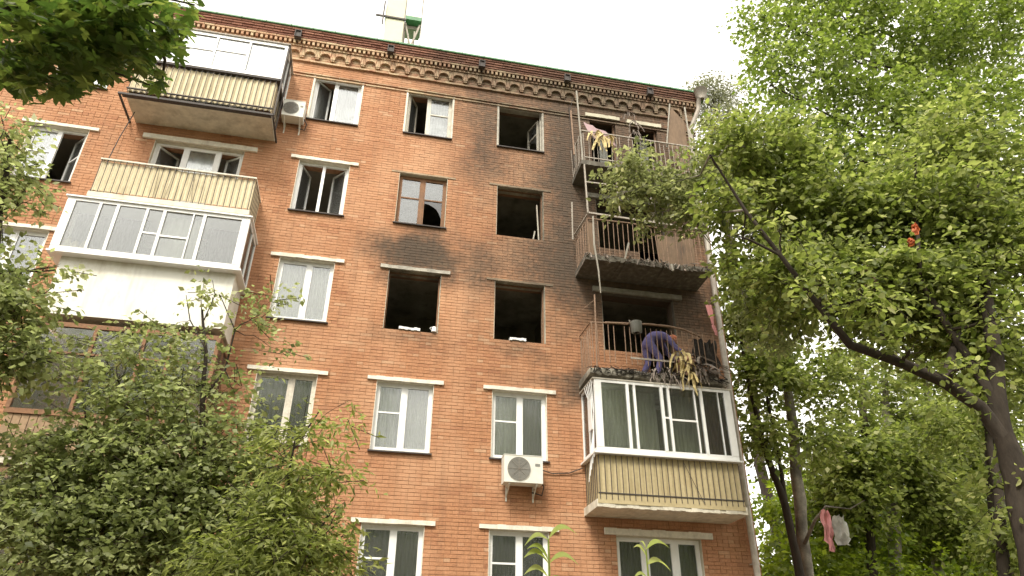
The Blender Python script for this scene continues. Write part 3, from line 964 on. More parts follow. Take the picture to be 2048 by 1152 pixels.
# left column, fourth storey: open balcony with ribbed cream sheet
b4 = slab(LX0 - .02, LX1 - .0, 8.42, .9, .12)
sheet(b4, LX0 + .02, LX1 - .03, -.86, 8.47, 9.24, 'cream')
bars(b4, front_pts(LX0 + .03, LX1 - .05, -.9, 26), 8.42, 9.26, 'metal', .009)
bars(b4, side_pts(LX1 - .02, -.85, -.05, 6), 8.42, 9.26, 'metal', .009)
bars(b4, side_pts(LX0 + .0, -.85, -.05, 6), 8.42, 9.26, 'metal', .009)
bars(b4, [(-5.0 + random.uniform(-.1, 1.0), -.885) for _ in range(9)], 8.42, 9.2, 'metal', .004, tilt=.06)
rail(b4, LX0, LX1, -.89, 9.26, 'wood_white', .06, .035)
t = MB(); t.tube([(-6.22, -.4, 11.1), (-6.3, -.5, 10.2), (-6.36, -.6, 9.0), (-6.4, -.75, 8.4)], .012, 5); t.build('steel_rod', M['metal'], b4)

# left column, third storey: white plastic glazing stepping out over a smooth white box
b3 = slab(LX0 - .02, LX1 - .0, 5.66, .84, .1)
b3['label'] = 'white glazed balcony with smooth siding box'
t = MB(); t.box(LX0 - .05, LX1 + .02, -.9, -.88, 5.55, 6.8); t.box(LX1 + .0, LX1 + .02, -.88, 0, 5.55, 6.8); t.box(LX0 - .05, LX0 - .03, -.88, 0, 5.55, 6.8)
t.build('siding_panel', M['siding'], b3)
for i in range(0):
    zz = 0
    q = MB(); q.box(LX0 - .045, LX1 + .015, -.903, -.9005, zz, zz + .012); q.build('siding_joint', M['siding'], b3)
t = MB(); t.box(LX0 - .28, LX1 + .14, -1.09, -.0, 6.80, 6.84); t.build('outer_ledge', M['pvc'], b3)
glazing(b3, LX0 - .24, LX1 + .10, -1.05, 6.84, 8.10, ((-5.95, .05), (-5.62, .06), (-5.05, .05), (-4.72, .06), (-4.13, .025), (-3.93, .06)), 'pvc', posts=.16, glass='glassdark', transoms=((3, 7.45), (4, 7.42)), top=.07)
t = MB(); t.box(LX0 - .28, LX1 + .14, -1.12, 0, 8.103, 8.135); t.build('canopy', M['pvc'], b3)
curtain(b3, -4.70, -3.95, 6.95, 8.0, -.9, M['curtain'], amp=.006)
curtain(b3, -6.5, -5.1, 6.9, 8.05, -.55, M['darkbacking'], amp=.02); curtain(b3, -3.9, -3.1, 6.9, 8.05, -.55, M['darkbacking'], amp=.02)  # dark sheets added behind the glazing to stand for the unlit interior
for cx_, hh in ((-6.35, .28), (-6.2, .2), (-6.02, .24)):
    q = MB(); q.tube([(cx_, -.93, 6.95), (cx_, -.93, 6.95 + hh * .6), (cx_ + .02, -.93, 6.95 + hh)], [.09, .07, .03], 10); q.build('stored_bag', M['cream'], b3, smooth=True)

# left column, second storey: brown wooden glazing over slats; first storey the same
for (zt, r_) in ((2.82, 2), (.06, 1)):
    b2 = slab(LX0 - .02, LX1 - .0, zt, .88, .12)
    b2['label'] = 'brown timber glazed balcony' if r_ == 2 else 'lowest balcony, brown timber glazing behind leaves'
    n = 24
    for i in range(n):
        a = LX0 + (LX1 - LX0) * i / n
        q = MB(); q.box(a + .006, a + (LX1 - LX0) / n - .006, -.9, -.88, zt - .0, zt + .74); q.build('slat', M['slatdim'], b2)
    for xx in (LX0, LX1 - .02):
        q = MB(); q.box(xx, xx + .02, -.875, -.0, zt, zt + .74); q.build('side_panel', M['wood_brown'], b2)
    glazing(b2, LX0 - .03, LX1 + .03, -.9, zt + .75, zt + 2.56, ((-5.33, .06), (-4.45, .06), (-3.95, .05)), 'wood_brown', posts=.07, glass='glassdark', transoms=((0, zt + 1.95), (1, zt + 1.95), (2, zt + 1.95), (3, zt + 1.95)))

# right column, second storey: white glazing over ribbed beige sheet
f2 = slab(RX0 - .04, RX1 + .05, 2.68, .9, .16, ragged=.02)
f2['label'] = 'intact balcony with white plastic glazing over ribbed beige sheet'
sheet(f2, RX0 + .03, RX1 - .02, -.87, 2.72, 3.57, 'beige', amp=.008)
bars(f2, front_pts(RX0 + .03, RX1 - .03, -.905, 26), 2.68, 3.56, 'metal', .008)
bars(f2, side_pts(RX0 + .0, -.87, -.05, 7), 2.68, 3.56, 'metal', .008)
t = MB(); t.box(RX0, RX1, -.915, -.885, 2.79, 2.81); t.obox((6.35, -.925, 3.5), (6.7, -.925, 2.7), .008, .008); t.build('lower_rail', M['metal'], f2)
t = MB(); t.box(RX0 - .02, RX1 - .0, -.9, -.885, 2.6, 2.785); t.build('base_board', M['beige'], f2)
t = MB(); t.box(RX0 - .07, RX1 + .07, -.99, 0, 3.575, 3.61); t.build('outer_ledge', M['pvc'], f2)
glazing(f2, RX0 - .0, RX1 + .0, -.93, 3.61, 5.17, ((5.20, .06), (5.36, .05), (5.97, .06), (6.13, .05), (6.74, .025), (6.88, .06), (7.3, .012)), 'pvc', posts=.15, glass='glassdark', transoms=((3, 4.43), (4, 4.4)), top=.06, bot=.1)
t = MB(); t.box(RX0 - .04, RX1 + .04, -.97, 0, 5.172, 5.205); t.build('canopy', M['wood_white'], f2)
curtain(f2, 7.1, 7.45, 3.7, 5.1, -.75, M['wood_brown'], amp=.02)
curtain(f2, 4.6, 6.0, 3.65, 5.12, -.55, M['palebacking'], amp=.015); curtain(f2, 6.2, 7.05, 3.65, 5.12, -.5, M['palebacking'], amp=.015)  # pale sheets added behind the glazing to lighten the panes

# right column, third storey: burnt open balcony
f3 = slab(RX0 - .04, RX1 + .05, 5.47, .9, .17, ragged=.05)
f3['label'] = 'burnt-out balcony where a person is clearing debris'
bars(f3, front_pts(RX0 + .05, RX1 - .03, -.86, 25), 5.62, 6.55, 'rust', .0095, tilt=.008, gone={5, 22})
bars(f3, side_pts(RX0 + .02, -.84, -.03, 8), 5.52, 6.45, 'rust', .0095, tilt=.01)
t = MB()
t.tube([(RX0 + .02, -.02, 6.6), (RX0 + .02, -.86, 6.56), (4.86, -.87, 6.58), (5.4, -.87, 6.6)], .016, 6)
t.tube([(4.86, -.87, 6.58), (5.9, -.86, 6.66), (6.4, -.86, 6.66), (6.75, -.85, 6.62), (7.15, -.82, 6.5)], .026, 8)
t.build('handrail', M['rust'], f3)
t = MB(); t.box(RX0 + .9, 6.42, -.875, -.855, 5.76, 5.8); t.build('lower_rail', M['greysteel'], f3)
t = MB(); t.tube([(4.62, -.86, 5.5), (4.655, -.86, 7.28)], .018, 6); t.tube([(4.65, -.86, 7.15), (4.35, -.8, 6.88)], .006, 5); t.build('post', M['rust'], f3)
t = MB()
for i in range(150):
    x = random.uniform(RX0, RX1); l = random.uniform(.05, .3)
    t.obox((x, -.9 + random.uniform(-.05, .1), 5.48 + random.uniform(-.12, .05)), (x + random.uniform(-.3, .3), -.95 + random.uniform(-.05, .1), 5.45 + random.uniform(-.12, .05)), random.uniform(.008, .03), .01)
t.build('charred_crust', M['char'], f3)['kind'] = 'stuff'
t = MB(); t.box(RX0 + .3, 5.6, -.84, -.1, 5.472, 5.50); t.build('scorched_floor', M['ash'], f3)

# right column, fourth storey
f4 = slab(RX0 - .02, RX1 + .06, 8.36, .9, .16, ragged=.05)
f4['label'] = 'scorched balcony with bent bars and a bare frame above'
bars(f4, front_pts(RX0 + .1, RX1 - .03, -.86, 25), 8.36, 9.38, 'rust', .009, tilt=.012, gone={17})
bars(f4, side_pts(RX0 + .02, -.84, -.03, 8), 8.36, 9.3, 'rust', .009, tilt=.012)
t = MB(); t.tube([(RX0 + .02, -.02, 9.25), (RX0 + .03, -.5, 9.3), (RX0 + .1, -.87, 9.38)], .016, 6)
t.tube([(RX0 + .1, -.87, 9.38), (5.6, -.87, 9.4), (6.5, -.865, 9.36), (RX1, -.87, 9.38)], .02, 6); t.build('handrail', M['rust'], f4)
t = MB(); t.box(RX0 + .06, RX0 + .22, -.83, -.82, 8.38, 9.34); t.build('rusted_sheet', M['plywood'], f4)
t = MB(); t.box(6.35, 7.3, -.82, -.81, 8.38, 9.2); t.build('rusted_sheet', M['plywood'], f4)
t = MB()   # skeleton of the burnt glazing
t.obox((4.60, -.86, 9.55), (4.57, -.86, 11.06), .035, .035); t.obox((5.43, -.86, 9.6), (5.40, -.86, 10.6), .03, .03)
t.obox((4.6, -.86, 9.56), (7.6, -.86, 9.5), .035, .045); t.obox((4.58, -.86, 10.5), (5.4, -.86, 10.52), .03, .03)
t.obox((4.6, -.84, 9.54), (4.5, -.02, 9.45), .03, .03); t.obox((6.3, -.86, 9.56), (6.27, -.86, 10.9), .03, .03)
t.obox((4.36, -.3, 9.1), (4.36, -.35, 10.2), .03, .03)
t.build('glazing_skeleton', M['greysteel'], f4)
t = MB(); t.tube([(4.70, -.93, 9.42), (4.69, -.93, 8.6), (4.76, -.93, 7.9), (4.78, -.93, 7.3)], [.022, .024, .02, .014], 6); t.build('hanging_strip', M['wood_white'], f4)
t = MB()
for i in range(60):
    x = random.uniform(RX0 - .02, RX1); 
    t.obox((x, -.9 + random.uniform(-.06, .1), 8.33 + random.uniform(-.12, .1)), (x + random.uniform(-.2, .2), -.93 + random.uniform(-.06, .1), 8.3 + random.uniform(-.14, .12)), random.uniform(.008, .04), .01)
t.tube([(RX0, -.9, 8.35), (4.42, -.8, 8.1), (4.3, -.6, 7.9)], .012, 5)
t.build('charred_crust', M['ash'], f4)['kind'] = 'stuff'
t = MB(); t.obox((5.42, -.95, 8.28), (5.55, -.96, 8.75), .04, .02); t.tube([(6.6, -.93, 8.3), (6.62, -.94, 8.12)], .03, 6); t.build('dangling_fragment', M['wood_white'], f4)

# right column, fifth storey
f5 = slab(RX0 + .0, RX1 + .1, 11.2, .88, .15, ragged=.03)
f5['label'] = 'uppermost burnt balcony with ruined glazing posts'
bars(f5, front_pts(RX0 + .1, RX1 - .03, -.85, 25), 11.2, 12.18, 'greysteel', .008, tilt=.02, gone={4, 9, 13, 14})
bars(f5, side_pts(RX0 + .02, -.84, -.03, 7), 11.2, 12.15, 'greysteel', .008, tilt=.02)
rail(f5, RX0 + .05, RX1, -.85, 12.18, 'greysteel', .035, .03)
t = MB(); t.box(RX0 + .1, RX1, -.86, -.83, 11.3, 11.33); t.build('lower_rail', M['greysteel'], f5)
for p, q_, m_, w_ in (((4.48, -.8, 13.64), (4.56, -.8, 11.2), 'wood_white', .035), ((4.30, -.78, 12.9), (4.34, -.78, 11.4), 'rust', .035),
                      ((4.34, -.5, 13.3), (4.45, -.4, 11.3), 'char', .02), ((7.63, -.8, 13.68), (7.64, -.8, 11.6), 'wood_white', .035),
                      ((7.19, -.8, 13.72), (6.93, -.8, 12.1), 'wood_white', .03), ((4.42, -.6, 13.5), (4.28, -.75, 12.9), 'char', .012)):
    t = MB(); t.obox(p, q_, w_, w_); t.build('post', M[m_], f5)
t = MB(); t.add([(7.22, -.78, 13.62), (7.6, -.74, 13.2), (7.56, -.72, 11.3), (7.3, -.74, 11.25), (6.98, -.78, 12.2)], [(0, 1, 2, 3, 4)])
t.add([(7.22, -.765, 13.62), (7.6, -.725, 13.2), (7.56, -.705, 11.3), (7.3, -.725, 11.25), (6.98, -.765, 12.2)], [(4, 3, 2, 1, 0)])
t.build('leaning_board', M['plywood'], f5)

# downpipe
t = MB()
pz = [14.3, 13.7, 13.3, 12.6, 10, 7.3, 7.25, 4.5, 1.5, GROUND + .1]
t.tube([(8.35, -.42, 14.55), (8.28, -.40, 14.1), (8.05, -.18, 13.45), (8.07, -.13, 13.0)] + [(8.08, -.12, z_) for z_ in (11, 9, 7, 5, 3, 1, -1, GROUND + .1)], .068, 12)
dp = t.build('drainpipe', M['pipe'], B, smooth=True)
t = MB(); t.tube([(8.42, -.45, 14.50), (8.42, -.45, 14.58), (8.42, -.45, 14.84)], [.075, .16, .2], 12); t.build('drain_hopper', M['pipe'], dp, smooth=True)
for z_ in (12.9, 11.0, 9.0, 7.9, 6.1, 4.2, 2.9, 1.7):
    q = MB(); q.tube([(8.08, -.12, z_), (8.08, -.12, z_ + .05)], .078, 12); q.box(8.0, 8.16, -.06, .0, z_ + .01, z_ + .03); q.build('pipe_collar', M['pipe'], dp)
# cables
t = MB(); t.tube([(3.5, -.06, 3.42), (3.8, -.03, 3.35), (4.15, -.03, 3.38), (4.45, -.06, 3.5)], .012, 5); t.build('cable', M['metal'], B)
t = MB()
for i in range(5):
    t.tube([(4.45, -.9 + i * .12, 5.15), (4.47 + .03 * i, -.93 + i * .1, 4.5), (4.44, -.9 + i * .1, 3.5 - .1 * i)], .009, 5)
t.box(4.44, 4.46, -.86, -.62, 4.1, 4.75)
t.build('hanging_cable', M['pvc'], f2)


# ------------------------------------------------------------------ air conditioners
def aircon(x0, x1, yb, z0, h, d, label):
    e = empty('air_conditioner', ((x0 + x1) / 2, yb, z0), label, 'air conditioner', 'air conditioner units on the facade')
    w_ = x1 - x0
    t = MB(); t.box(x0, x1, yb - d, yb, z0, z0 + h); t.box(x0 - .008, x1 + .008, yb - d - .008, yb + .008, z0 + h, z0 + h + .012)
    c = t.build('casing', M['acwhite'], e)
    cx, cz, R_ = x0 + w_ * .38, z0 + h * .5, min(h * .43, w_ * .36)
    q = MB(); q.tube([(cx, yb - d - .010, cz), (cx, yb - d - .002, cz)], R_, 28); q.build('fan_opening', M['grille'], c)
    q = MB()
    for k_ in range(1, 9):
        rr = R_ * k_ / 8
        q.tube([(cx + rr * math.cos(a_ * pi / 12), yb - d - .018, cz + rr * math.sin(a_ * pi / 12)) for a_ in range(25)], .0025, 4, cap=False)
    for a_ in range(8):
        q.obox((cx, yb - d - .022, cz), (cx + R_ * math.cos(a_ * pi / 4), yb - d - .022, cz + R_ * math.sin(a_ * pi / 4)), .006, .004)
    q.build('fan_guard', M['greysteel'], c)
    q = MB(); q.box(x0 + w_ * .8, x0 + w_ * .93, yb - d - .004, yb - d - .001, z0 + h * .62, z0 + h * .72); q.build('badge', M['grille'], c)
    for xx in (x0 + w_ * .15, x0 + w_ * .85):
        q = MB(); q.obox((xx, -.0, z0 - .02), (xx, yb - d + .03, z0 - .02), .03, .03); q.obox((xx, -.01, z0 - .22), (xx, yb - d + .06, z0 - .03), .02, .02)
        q.box(xx - .015, xx + .015, -.02, -.0, z0 - .3, z0 + .1)
        q.build('bracket', M['acwhite'], e)
    q = MB(); q.tube([(x1, yb - .1, z0 + .12), (x1 + .08, yb - .05, z0 + .0), (x1 + .05, yb - .0, z0 - .16), (x1 - .15, -.04, z0 - .1)], .014, 6); q.build('hose', M['metal'], e)
    return e
aircon(-3.02, -2.50, -.05, 11.72, .50, .30, 'weathered air conditioner beside the uppermost left balcony')
aircon(2.70, 3.50, -.1, 3.03, .55, .30, 'cream air conditioner with round fan under a second-storey window')

# ------------------------------------------------------------------ rooftop box
e = empty('rooftop_shaft', (-.35, .6, 15.2), 'pale panelled shaft with bars rising above the green roof edge', 'roof shaft')
t = MB(); t.box(-.9, -.36, .6, 1.3, 15.1, 16.86); t.build('lower_panel', M['shaft'], e)
t = MB(); t.box(-.93, -.36, .62, 1.3, 16.94, 18.4); t.build('upper_panel', M['shaft'], e)
t = MB(); t.box(-1.2, -.3, .56, .6, 16.87, 16.93); t.box(-1.0, -.96, .52, .56, 16.5, 17.5); t.build('crossbar', M['metal'], e)
t = MB(); t.box(-.345, -.335, .60, .64, 15.3, 18.4); t.build('seam_strip', M['greysteel'], e)
t = MB(); t.box(-.33, .14, .62, 1.3, 17.12, 18.4); t.build('side_cabinet', M['acwhite'], e)
t = MB(); t.box(-.32, .15, .58, 1.25, 16.95, 17.10); t.build('platform', M['roofgreen'], e)
t = MB(); t.obox((-.32, .7, 16.9), (-.1, .7, 15.9), .05, .05); t.obox((.12, .7, 16.9), (-.1, .7, 15.9), .05, .05); t.obox((-.3, .75, 15.3), (-.33, .75, 16.9), .07, .05)
t.obox((-.1, .75, 15.3), (-.2, .75, 16.5), .04, .04); t.obox((.02, .72, 15.3), (-.02, .72, 16.6), .04, .04); t.obox((.17, .7, 15.2), (.15, .7, 18.4), .025, .025)
t.box(-.31, .13, .8, 1.2, 16.8, 16.93)
t.build('brace', M['greysteel'], e)
t = MB(); t.tube([(5.6, .3, 15.1), (5.62, .3, 15.55)], .012, 5); t.tube([(5.4, .3, 15.45), (5.8, .3, 15.42)], .008, 5)
tag(t.build('antenna', M['metal']), 'tiny antenna standing on the roof edge above the burnt corner', 'antenna')


# ------------------------------------------------------------------ loose things on the balconies
def ribbons(pts0, n, length, width, droop, seed, spread=.1, side=(0, 0, 0)):
    """a hanging tangle of bent strips"""
    R_ = random.Random(seed); t = MB()
    for i in range(n):
        p = Vector(R_.choice(pts0)) + Vector((R_.uniform(-spread, spread), R_.uniform(-spread * .5, spread * .5), R_.uniform(-spread, spread)))
        d = Vector((R_.uniform(-1, 1), R_.uniform(-.7, .3), R_.uniform(-.4, .4))).normalized() + Vector(side)
        w_ = width * R_.uniform(.4, 1.4); L_ = length * R_.uniform(.4, 1.2)
        a = Vector((R_.uniform(-1, 1), R_.uniform(-1, 1), R_.uniform(-.3, .3))).normalized()
        vs = []; k_ = 6
        for j in range(k_ + 1):
            u = j / k_
            ww = w_ * (1 - .5 * u) * R_.uniform(.7, 1.2)
            vs += [p - a * ww / 2, p + a * ww / 2, ]
            d = (d + Vector((R_.uniform(-.5, .5), R_.uniform(-.4, .4), -droop)) * .6).normalized()
            p = p + d * (L_ / k_)
            a = (a + Vector((R_.uniform(-.5, .5), R_.uniform(-.5, .5), 0))).normalized()
        t.cur = R_.random()
        t.add(vs, [(2 * j, 2 * j + 1, 2 * j + 3, 2 * j + 2) for j in range(k_)])
    return t


tag(ribbons([(6.55, -.95, 5.95), (6.65, -1.0, 5.7), (6.75, -1.0, 5.45)], 26, .55, .11, 1.1, 3, .07).build('scorched_cloth', M['yellowcloth']),
    'singed yellow cloth hanging over the edge below the bent-over person', 'cloth')
tag(ribbons([(6.2, -.92, 5.5), (6.4, -.95, 5.45), (6.9, -.9, 5.6), (5.9, -.93, 5.45)], 70, .42, .035, .9, 4, .13).build('wire_tangle', M['ash']),
    'tangle of burnt wires and strips hanging in front of the white glazing', 'debris')
tag(ribbons([(6.95, -.8, 5.7), (7.2, -.75, 5.7), (7.4, -.75, 5.75), (7.1, -.8, 5.9)], 70, .5, .08, .2, 5, .16).build('debris_pile', M['ash']),
    'heap of burnt household debris in the right corner of the balcony', 'debris')
# dark charred blanket over the bars
t = MB(); n = 12; vs = []; fs = []
for i in range(n + 1):
    for j in range(8):
        x = 6.95 + .6 * i / n; zz = 6.42 - .65 * j / 7 + .05 * math.sin(i * 1.7)
        vs.append((x + .03 * math.sin(j * 1.3 + i), -.79 + .035 * math.sin(i * 2.1 + j * .6), zz))
for i in range(n):
    for j in range(7): fs.append((i * 8 + j, i * 8 + j + 1, (i + 1) * 8 + j + 1, (i + 1) * 8 + j))
t.add(vs, fs)
tag(t.build('charred_blanket', M['char'], smooth=True), 'black charred blanket hung behind the balcony bars near the drainpipe', 'blanket')


def cloth(name, m, pts, label, cat, fold=.02, nx=6, nz=8):
    """a hanging quad cloth from four corners (tl, tr, br, bl) with folds"""
    tl, tr, br, bl = [Vector(p) for p in pts]
    t = MB(); vs = []; fs = []
    for i in range(nx + 1):
        for j in range(nz + 1):
            u, v = i / nx, j / nz
            p = (tl * (1 - u) + tr * u) * (1 - v) + (bl * (1 - u) + br * u) * v
            p = p + Vector((random.uniform(-.008, .008), fold * math.sin(i * 2.4 + .7 * j), random.uniform(-.01, .01)))
            vs.append(p)
    for i in range(nx):
        for j in range(nz): fs.append((i * (nz + 1) + j, i * (nz + 1) + j + 1, (i + 1) * (nz + 1) + j + 1, (i + 1) * (nz + 1) + j))
    t.add(vs, fs)
    return tag(t.build(name, m, smooth=True), label, cat)


cloth('pink_towel', M['pink'], [(7.52, -.6, 7.48), (7.68, -.6, 7.5), (7.68, -.58, 6.95), (7.60, -.6, 7.0)], 'pink towel hanging beside the grey drainpipe above the burnt balcony', 'towel')
cloth('pink_rag', M['pink'], [(7.60, -.62, 6.97), (7.70, -.6, 6.94), (7.72, -.6, 6.68), (7.64, -.62, 6.7)], 'small pink rag just under the pink towel by the drainpipe', 'rag')
cloth('mauve_blanket', M['mauve'], [(4.7, -.6, 12.75), (5.4, -.65, 12.42), (5.5, -.8, 11.9), (4.85, -.8, 12.05)], 'crumpled mauve blanket draped on the uppermost burnt balcony', 'blanket', .03)
tag(ribbons([(4.8, -.9, 12.15), (5.0, -.9, 12.15), (5.25, -.9, 12.05)], 24, .55, .09, 1.3, 8, .08).build('pale_rags', M['yellowcloth']),
    'pale yellowish rags over the railing of the uppermost burnt balcony', 'rags')
tag(ribbons([(6.02, -.75, 13.2), (6.08, -.75, 12.9), (6.05, -.8, 12.5)], 26, .4, .05, 1.0, 9, .06).build('withered_plant', M['ash']),
    'withered hanging plant between the two top right openings', 'plant')
# pot hooked on the railing
e = empty('hanging_pot', (5.56, -.93, 6.35), 'grey pot hooked on the railing of the burnt balcony', 'pot')
t = MB(); t.tube([(5.56, -.95, 6.36), (5.56, -.95, 6.38), (5.56, -.95, 6.62), (5.56, -.95, 6.63)], [.08, .12, .135, .14], 16); t.build('pot_body', M['grille'], e, smooth=True)
t = MB(); t.tube([(5.43, -.95, 6.6), (5.40, -.95, 6.66), (5.43, -.88, 6.7), (5.5, -.86, 6.68)], .012, 6); t.build('pot_handle', M['greysteel'], e)
# debris on burnt sills
for (x0, x1, z_, lab) in ((.35, .82, 6.36, 'long white scrap lying on the sill of the left burnt-out third-storey window'),
                          (2.86, 3.24, 6.36, 'flat white block lying on the sill of the right burnt-out third-storey window')):
    t = MB(); n = 7
    for i in range(n):
        a, b = x0 + (x1 - x0) * i / n, x0 + (x1 - x0) * (i + 1) / n
        t.box(a, b, -.03, .08, z_ + random.uniform(-.01, .01) - .01, z_ + .05 + random.uniform(-.012, .012))
    tag(t.build('plaster_scrap', M['pvc']), lab, 'scrap', 'white scraps on burnt sills')
t = MB(); t.tube([(1.13, .0, 6.36), (1.13, .0, 6.48)], [.06, .05], 10); t.tube([(1.07, -.02, 6.4), (1.03, -.02, 6.44), (1.07, -.02, 6.47)], .008, 5)
tag(t.build('white_mug', M['pvc']), 'small white mug in the sill corner of a burnt-out window', 'mug')

# ------------------------------------------------------------------ person
def skin_body(name, m, verts, edges, radii, parent, sub=2):
    me = bpy.data.meshes.new(name); me.from_pydata(verts, edges, []); me.materials.append(m)
    o = bpy.data.objects.new(name, me)
    link(o, parent, WL[parent.name])
    o.modifiers.new('skin', 'SKIN')
    for i, v in enumerate(me.skin_vertices[0].data):
        rr = radii[i]; v.radius = rr if hasattr(rr, '__len__') else (rr, rr)
        v.use_root = (i == 0)
    sm = o.modifiers.new('sub', 'SUBSURF'); sm.levels = sub; sm.render_levels = sub
    dg = bpy.context.evaluated_depsgraph_get()
    ev = bpy.data.meshes.new_from_object(o.evaluated_get(dg))
    o.modifiers.clear(); o.data = ev; o.data.name = name
    ev.polygons.foreach_set('use_smooth', [True] * len(ev.polygons)); ev.update()
    return o


PX, PY, PZ = 6.0, -.42, 5.50
pe = empty('person', (PX, PY, PZ), 'person in violet workwear bending over debris on the burnt balcony', 'person')
# local: x forward (to the right of the picture), y depth, z up
J = dict(pel=(0.0, 0, .96), sp1=(.12, 0, 1.05), sp2=(.28, -.02, 1.08), chest=(.40, -.03, 1.07), neck=(.50, -.05, 1.06), head=(.60, -.07, 1.03),
         hipL=(.0, .10, .86), kneeL=(.06, .13, .47), ankL=(-.14, .12, .09), toeL=(.06, .13, .04),
         hipR=(.0, -.10, .86), kneeR=(.24, -.14, .47), ankR=(.14, -.13, .09), toeR=(.36, -.15, .04),
         shL=(.44, .15, 1.03), elL=(.58, .20, .76), wrL=(.76, .05, .56), shR=(.44, -.19, 1.02), elR=(.58, -.26, .74), wrR=(.74, -.38, .50))
nm = list(J); ix = {k_: i for i, k_ in enumerate(nm)}
ed = [('pel', 'sp1'), ('sp1', 'sp2'), ('sp2', 'chest'), ('chest', 'neck'), ('neck', 'head'), ('pel', 'hipL'), ('hipL', 'kneeL'), ('kneeL', 'ankL'), ('ankL', 'toeL'),
      ('pel', 'hipR'), ('hipR', 'kneeR'), ('kneeR', 'ankR'), ('ankR', 'toeR'), ('chest', 'shL'), ('shL', 'elL'), ('elL', 'wrL'), ('chest', 'shR'), ('shR', 'elR'), ('elR', 'wrR')]
rb = dict(pel=.13, sp1=.12, sp2=.125, chest=.12, neck=.055, head=.085, hipL=.085, kneeL=.055, ankL=.035, toeL=.035, hipR=.085, kneeR=.055, ankR=.035, toeR=.035,
          shL=.05, elL=.038, wrL=.026, shR=.05, elR=.038, wrR=.026)
body = skin_body('body', M['skin'], [J[k_] for k_ in nm], [(ix[a], ix[b]) for a, b in ed], [rb[k_] for k_ in nm], pe)
cl = [k_ for k_ in nm if k_ not in ('head', 'neck')]
J2 = {k_: J[k_] for k_ in cl}
ix2 = {k_: i for i, k_ in enumerate(cl)}
skin_body('workwear', M['purple'], [J2[k_] for k_ in cl], [(ix2[a], ix2[b]) for a, b in ed if a in ix2 and b in ix2],
          [rb[k_] + (.035 if k_ in ('pel', 'sp1', 'sp2', 'chest', 'hipL', 'hipR', 'ankL', 'ankR') else .022) for k_ in cl], pe)
# head details, hands
t = MB()
def ball(t, c, r, sx=1, sy=1, sz=1, n=10):
    vs = []; fs = []
    for i in range(n + 1):
        th = pi * i / n
        for j in range(n * 2):
            ph = pi * j / n
            vs.append((c[0] + r * sx * math.sin(th) * math.cos(ph), c[1] + r * sy * math.sin(th) * math.sin(ph), c[2] + r * sz * math.cos(th)))
    for i in range(n):
        for j in range(n * 2):
            a = i * 2 * n + j; b = i * 2 * n + (j + 1) % (2 * n)
            fs.append((a, b, b + 2 * n, a + 2 * n))
    t.add(vs, fs)
hx, hy, hz = PX + .63, PY - .09, PZ + 1.01
t = MB(); ball(t, (hx, hy, hz), .10, 1.05, .82, 1.05)
ball(t, (hx + .07, hy, hz - .075), .022, 1, .8, 1.3, 6)           # nose, pointing forward and down
ball(t, (hx - .01, hy - .08, hz - .02), .024, .7, .5, 1.2, 6); ball(t, (hx - .01, hy + .08, hz - .02), .024, .7, .5, 1.2, 6)
t.build('face', M['skin'], pe, smooth=True)
t = MB(); ball(t, (hx - .01, hy, hz + .022), .106, 1.05, .86, .95); t.build('cap', M['hair'], pe, smooth=True)
for s_name, (ax, ay, az) in (('l', J['wrL']), ('r', J['wrR'])):
    t = MB(); wx, wy, wz = PX + ax, PY + ay, PZ + az
    t.tube([(wx, wy, wz), (wx + .03, wy - .01, wz - .04), (wx + .05, wy - .015, wz - .09)], [.026, .042, .036], 8)
    for k_ in range(4):
        yy = wy - .045 + k_ * .022
        t.tube([(wx + .05, yy, wz - .085), (wx + .065, yy, wz - .12 - .006 * (k_ % 3)), (wx + .05, yy, wz - .15), (wx + .03, yy, wz - .155)], [.010, .0095, .009, .007], 6)
    t.tube([(wx + .02, wy + .03, wz - .04), (wx + .03, wy + .055, wz - .075), (wx + .04, wy + .05, wz - .10)], [.012, .011, .008], 6)
    t.build('hand', M['skin'], pe, smooth=True)


# ------------------------------------------------------------------ vegetation
LEAFS = {
    'diamond': (np.array([(0, 0, 0), (.42, .33, .05), (1, 0, -.06), (.42, -.33, .05)]), np.array([(0, 1, 2), (0, 2, 3)])),
    'oval': (np.array([(0, 0, 0), (.25, .26, .05), (.68, .24, .03), (1, 0, -.1), (.68, -.24, .03), (.25, -.26, .05), (.5, 0, -.02)]),
             np.array([(0, 6, 1), (1, 6, 2), (2, 6, 3), (3, 6, 4), (4, 6, 5), (5, 6, 0)])),
    'narrow': (np.array([(0, 0, 0), (.4, .16, .03), (1, 0, -.12), (.4, -.16, .03)]), np.array([(0, 1, 2), (0, 2, 3)])),
}


def basis(n, d):
    """leaf frames: n normals (N,3), d directions (N,3)"""
    d = d - n * (d * n).sum(1)[:, None]
    d /= np.linalg.norm(d, axis=1)[:, None] + 1e-9
    s = np.cross(n, d)
    return d, s, n


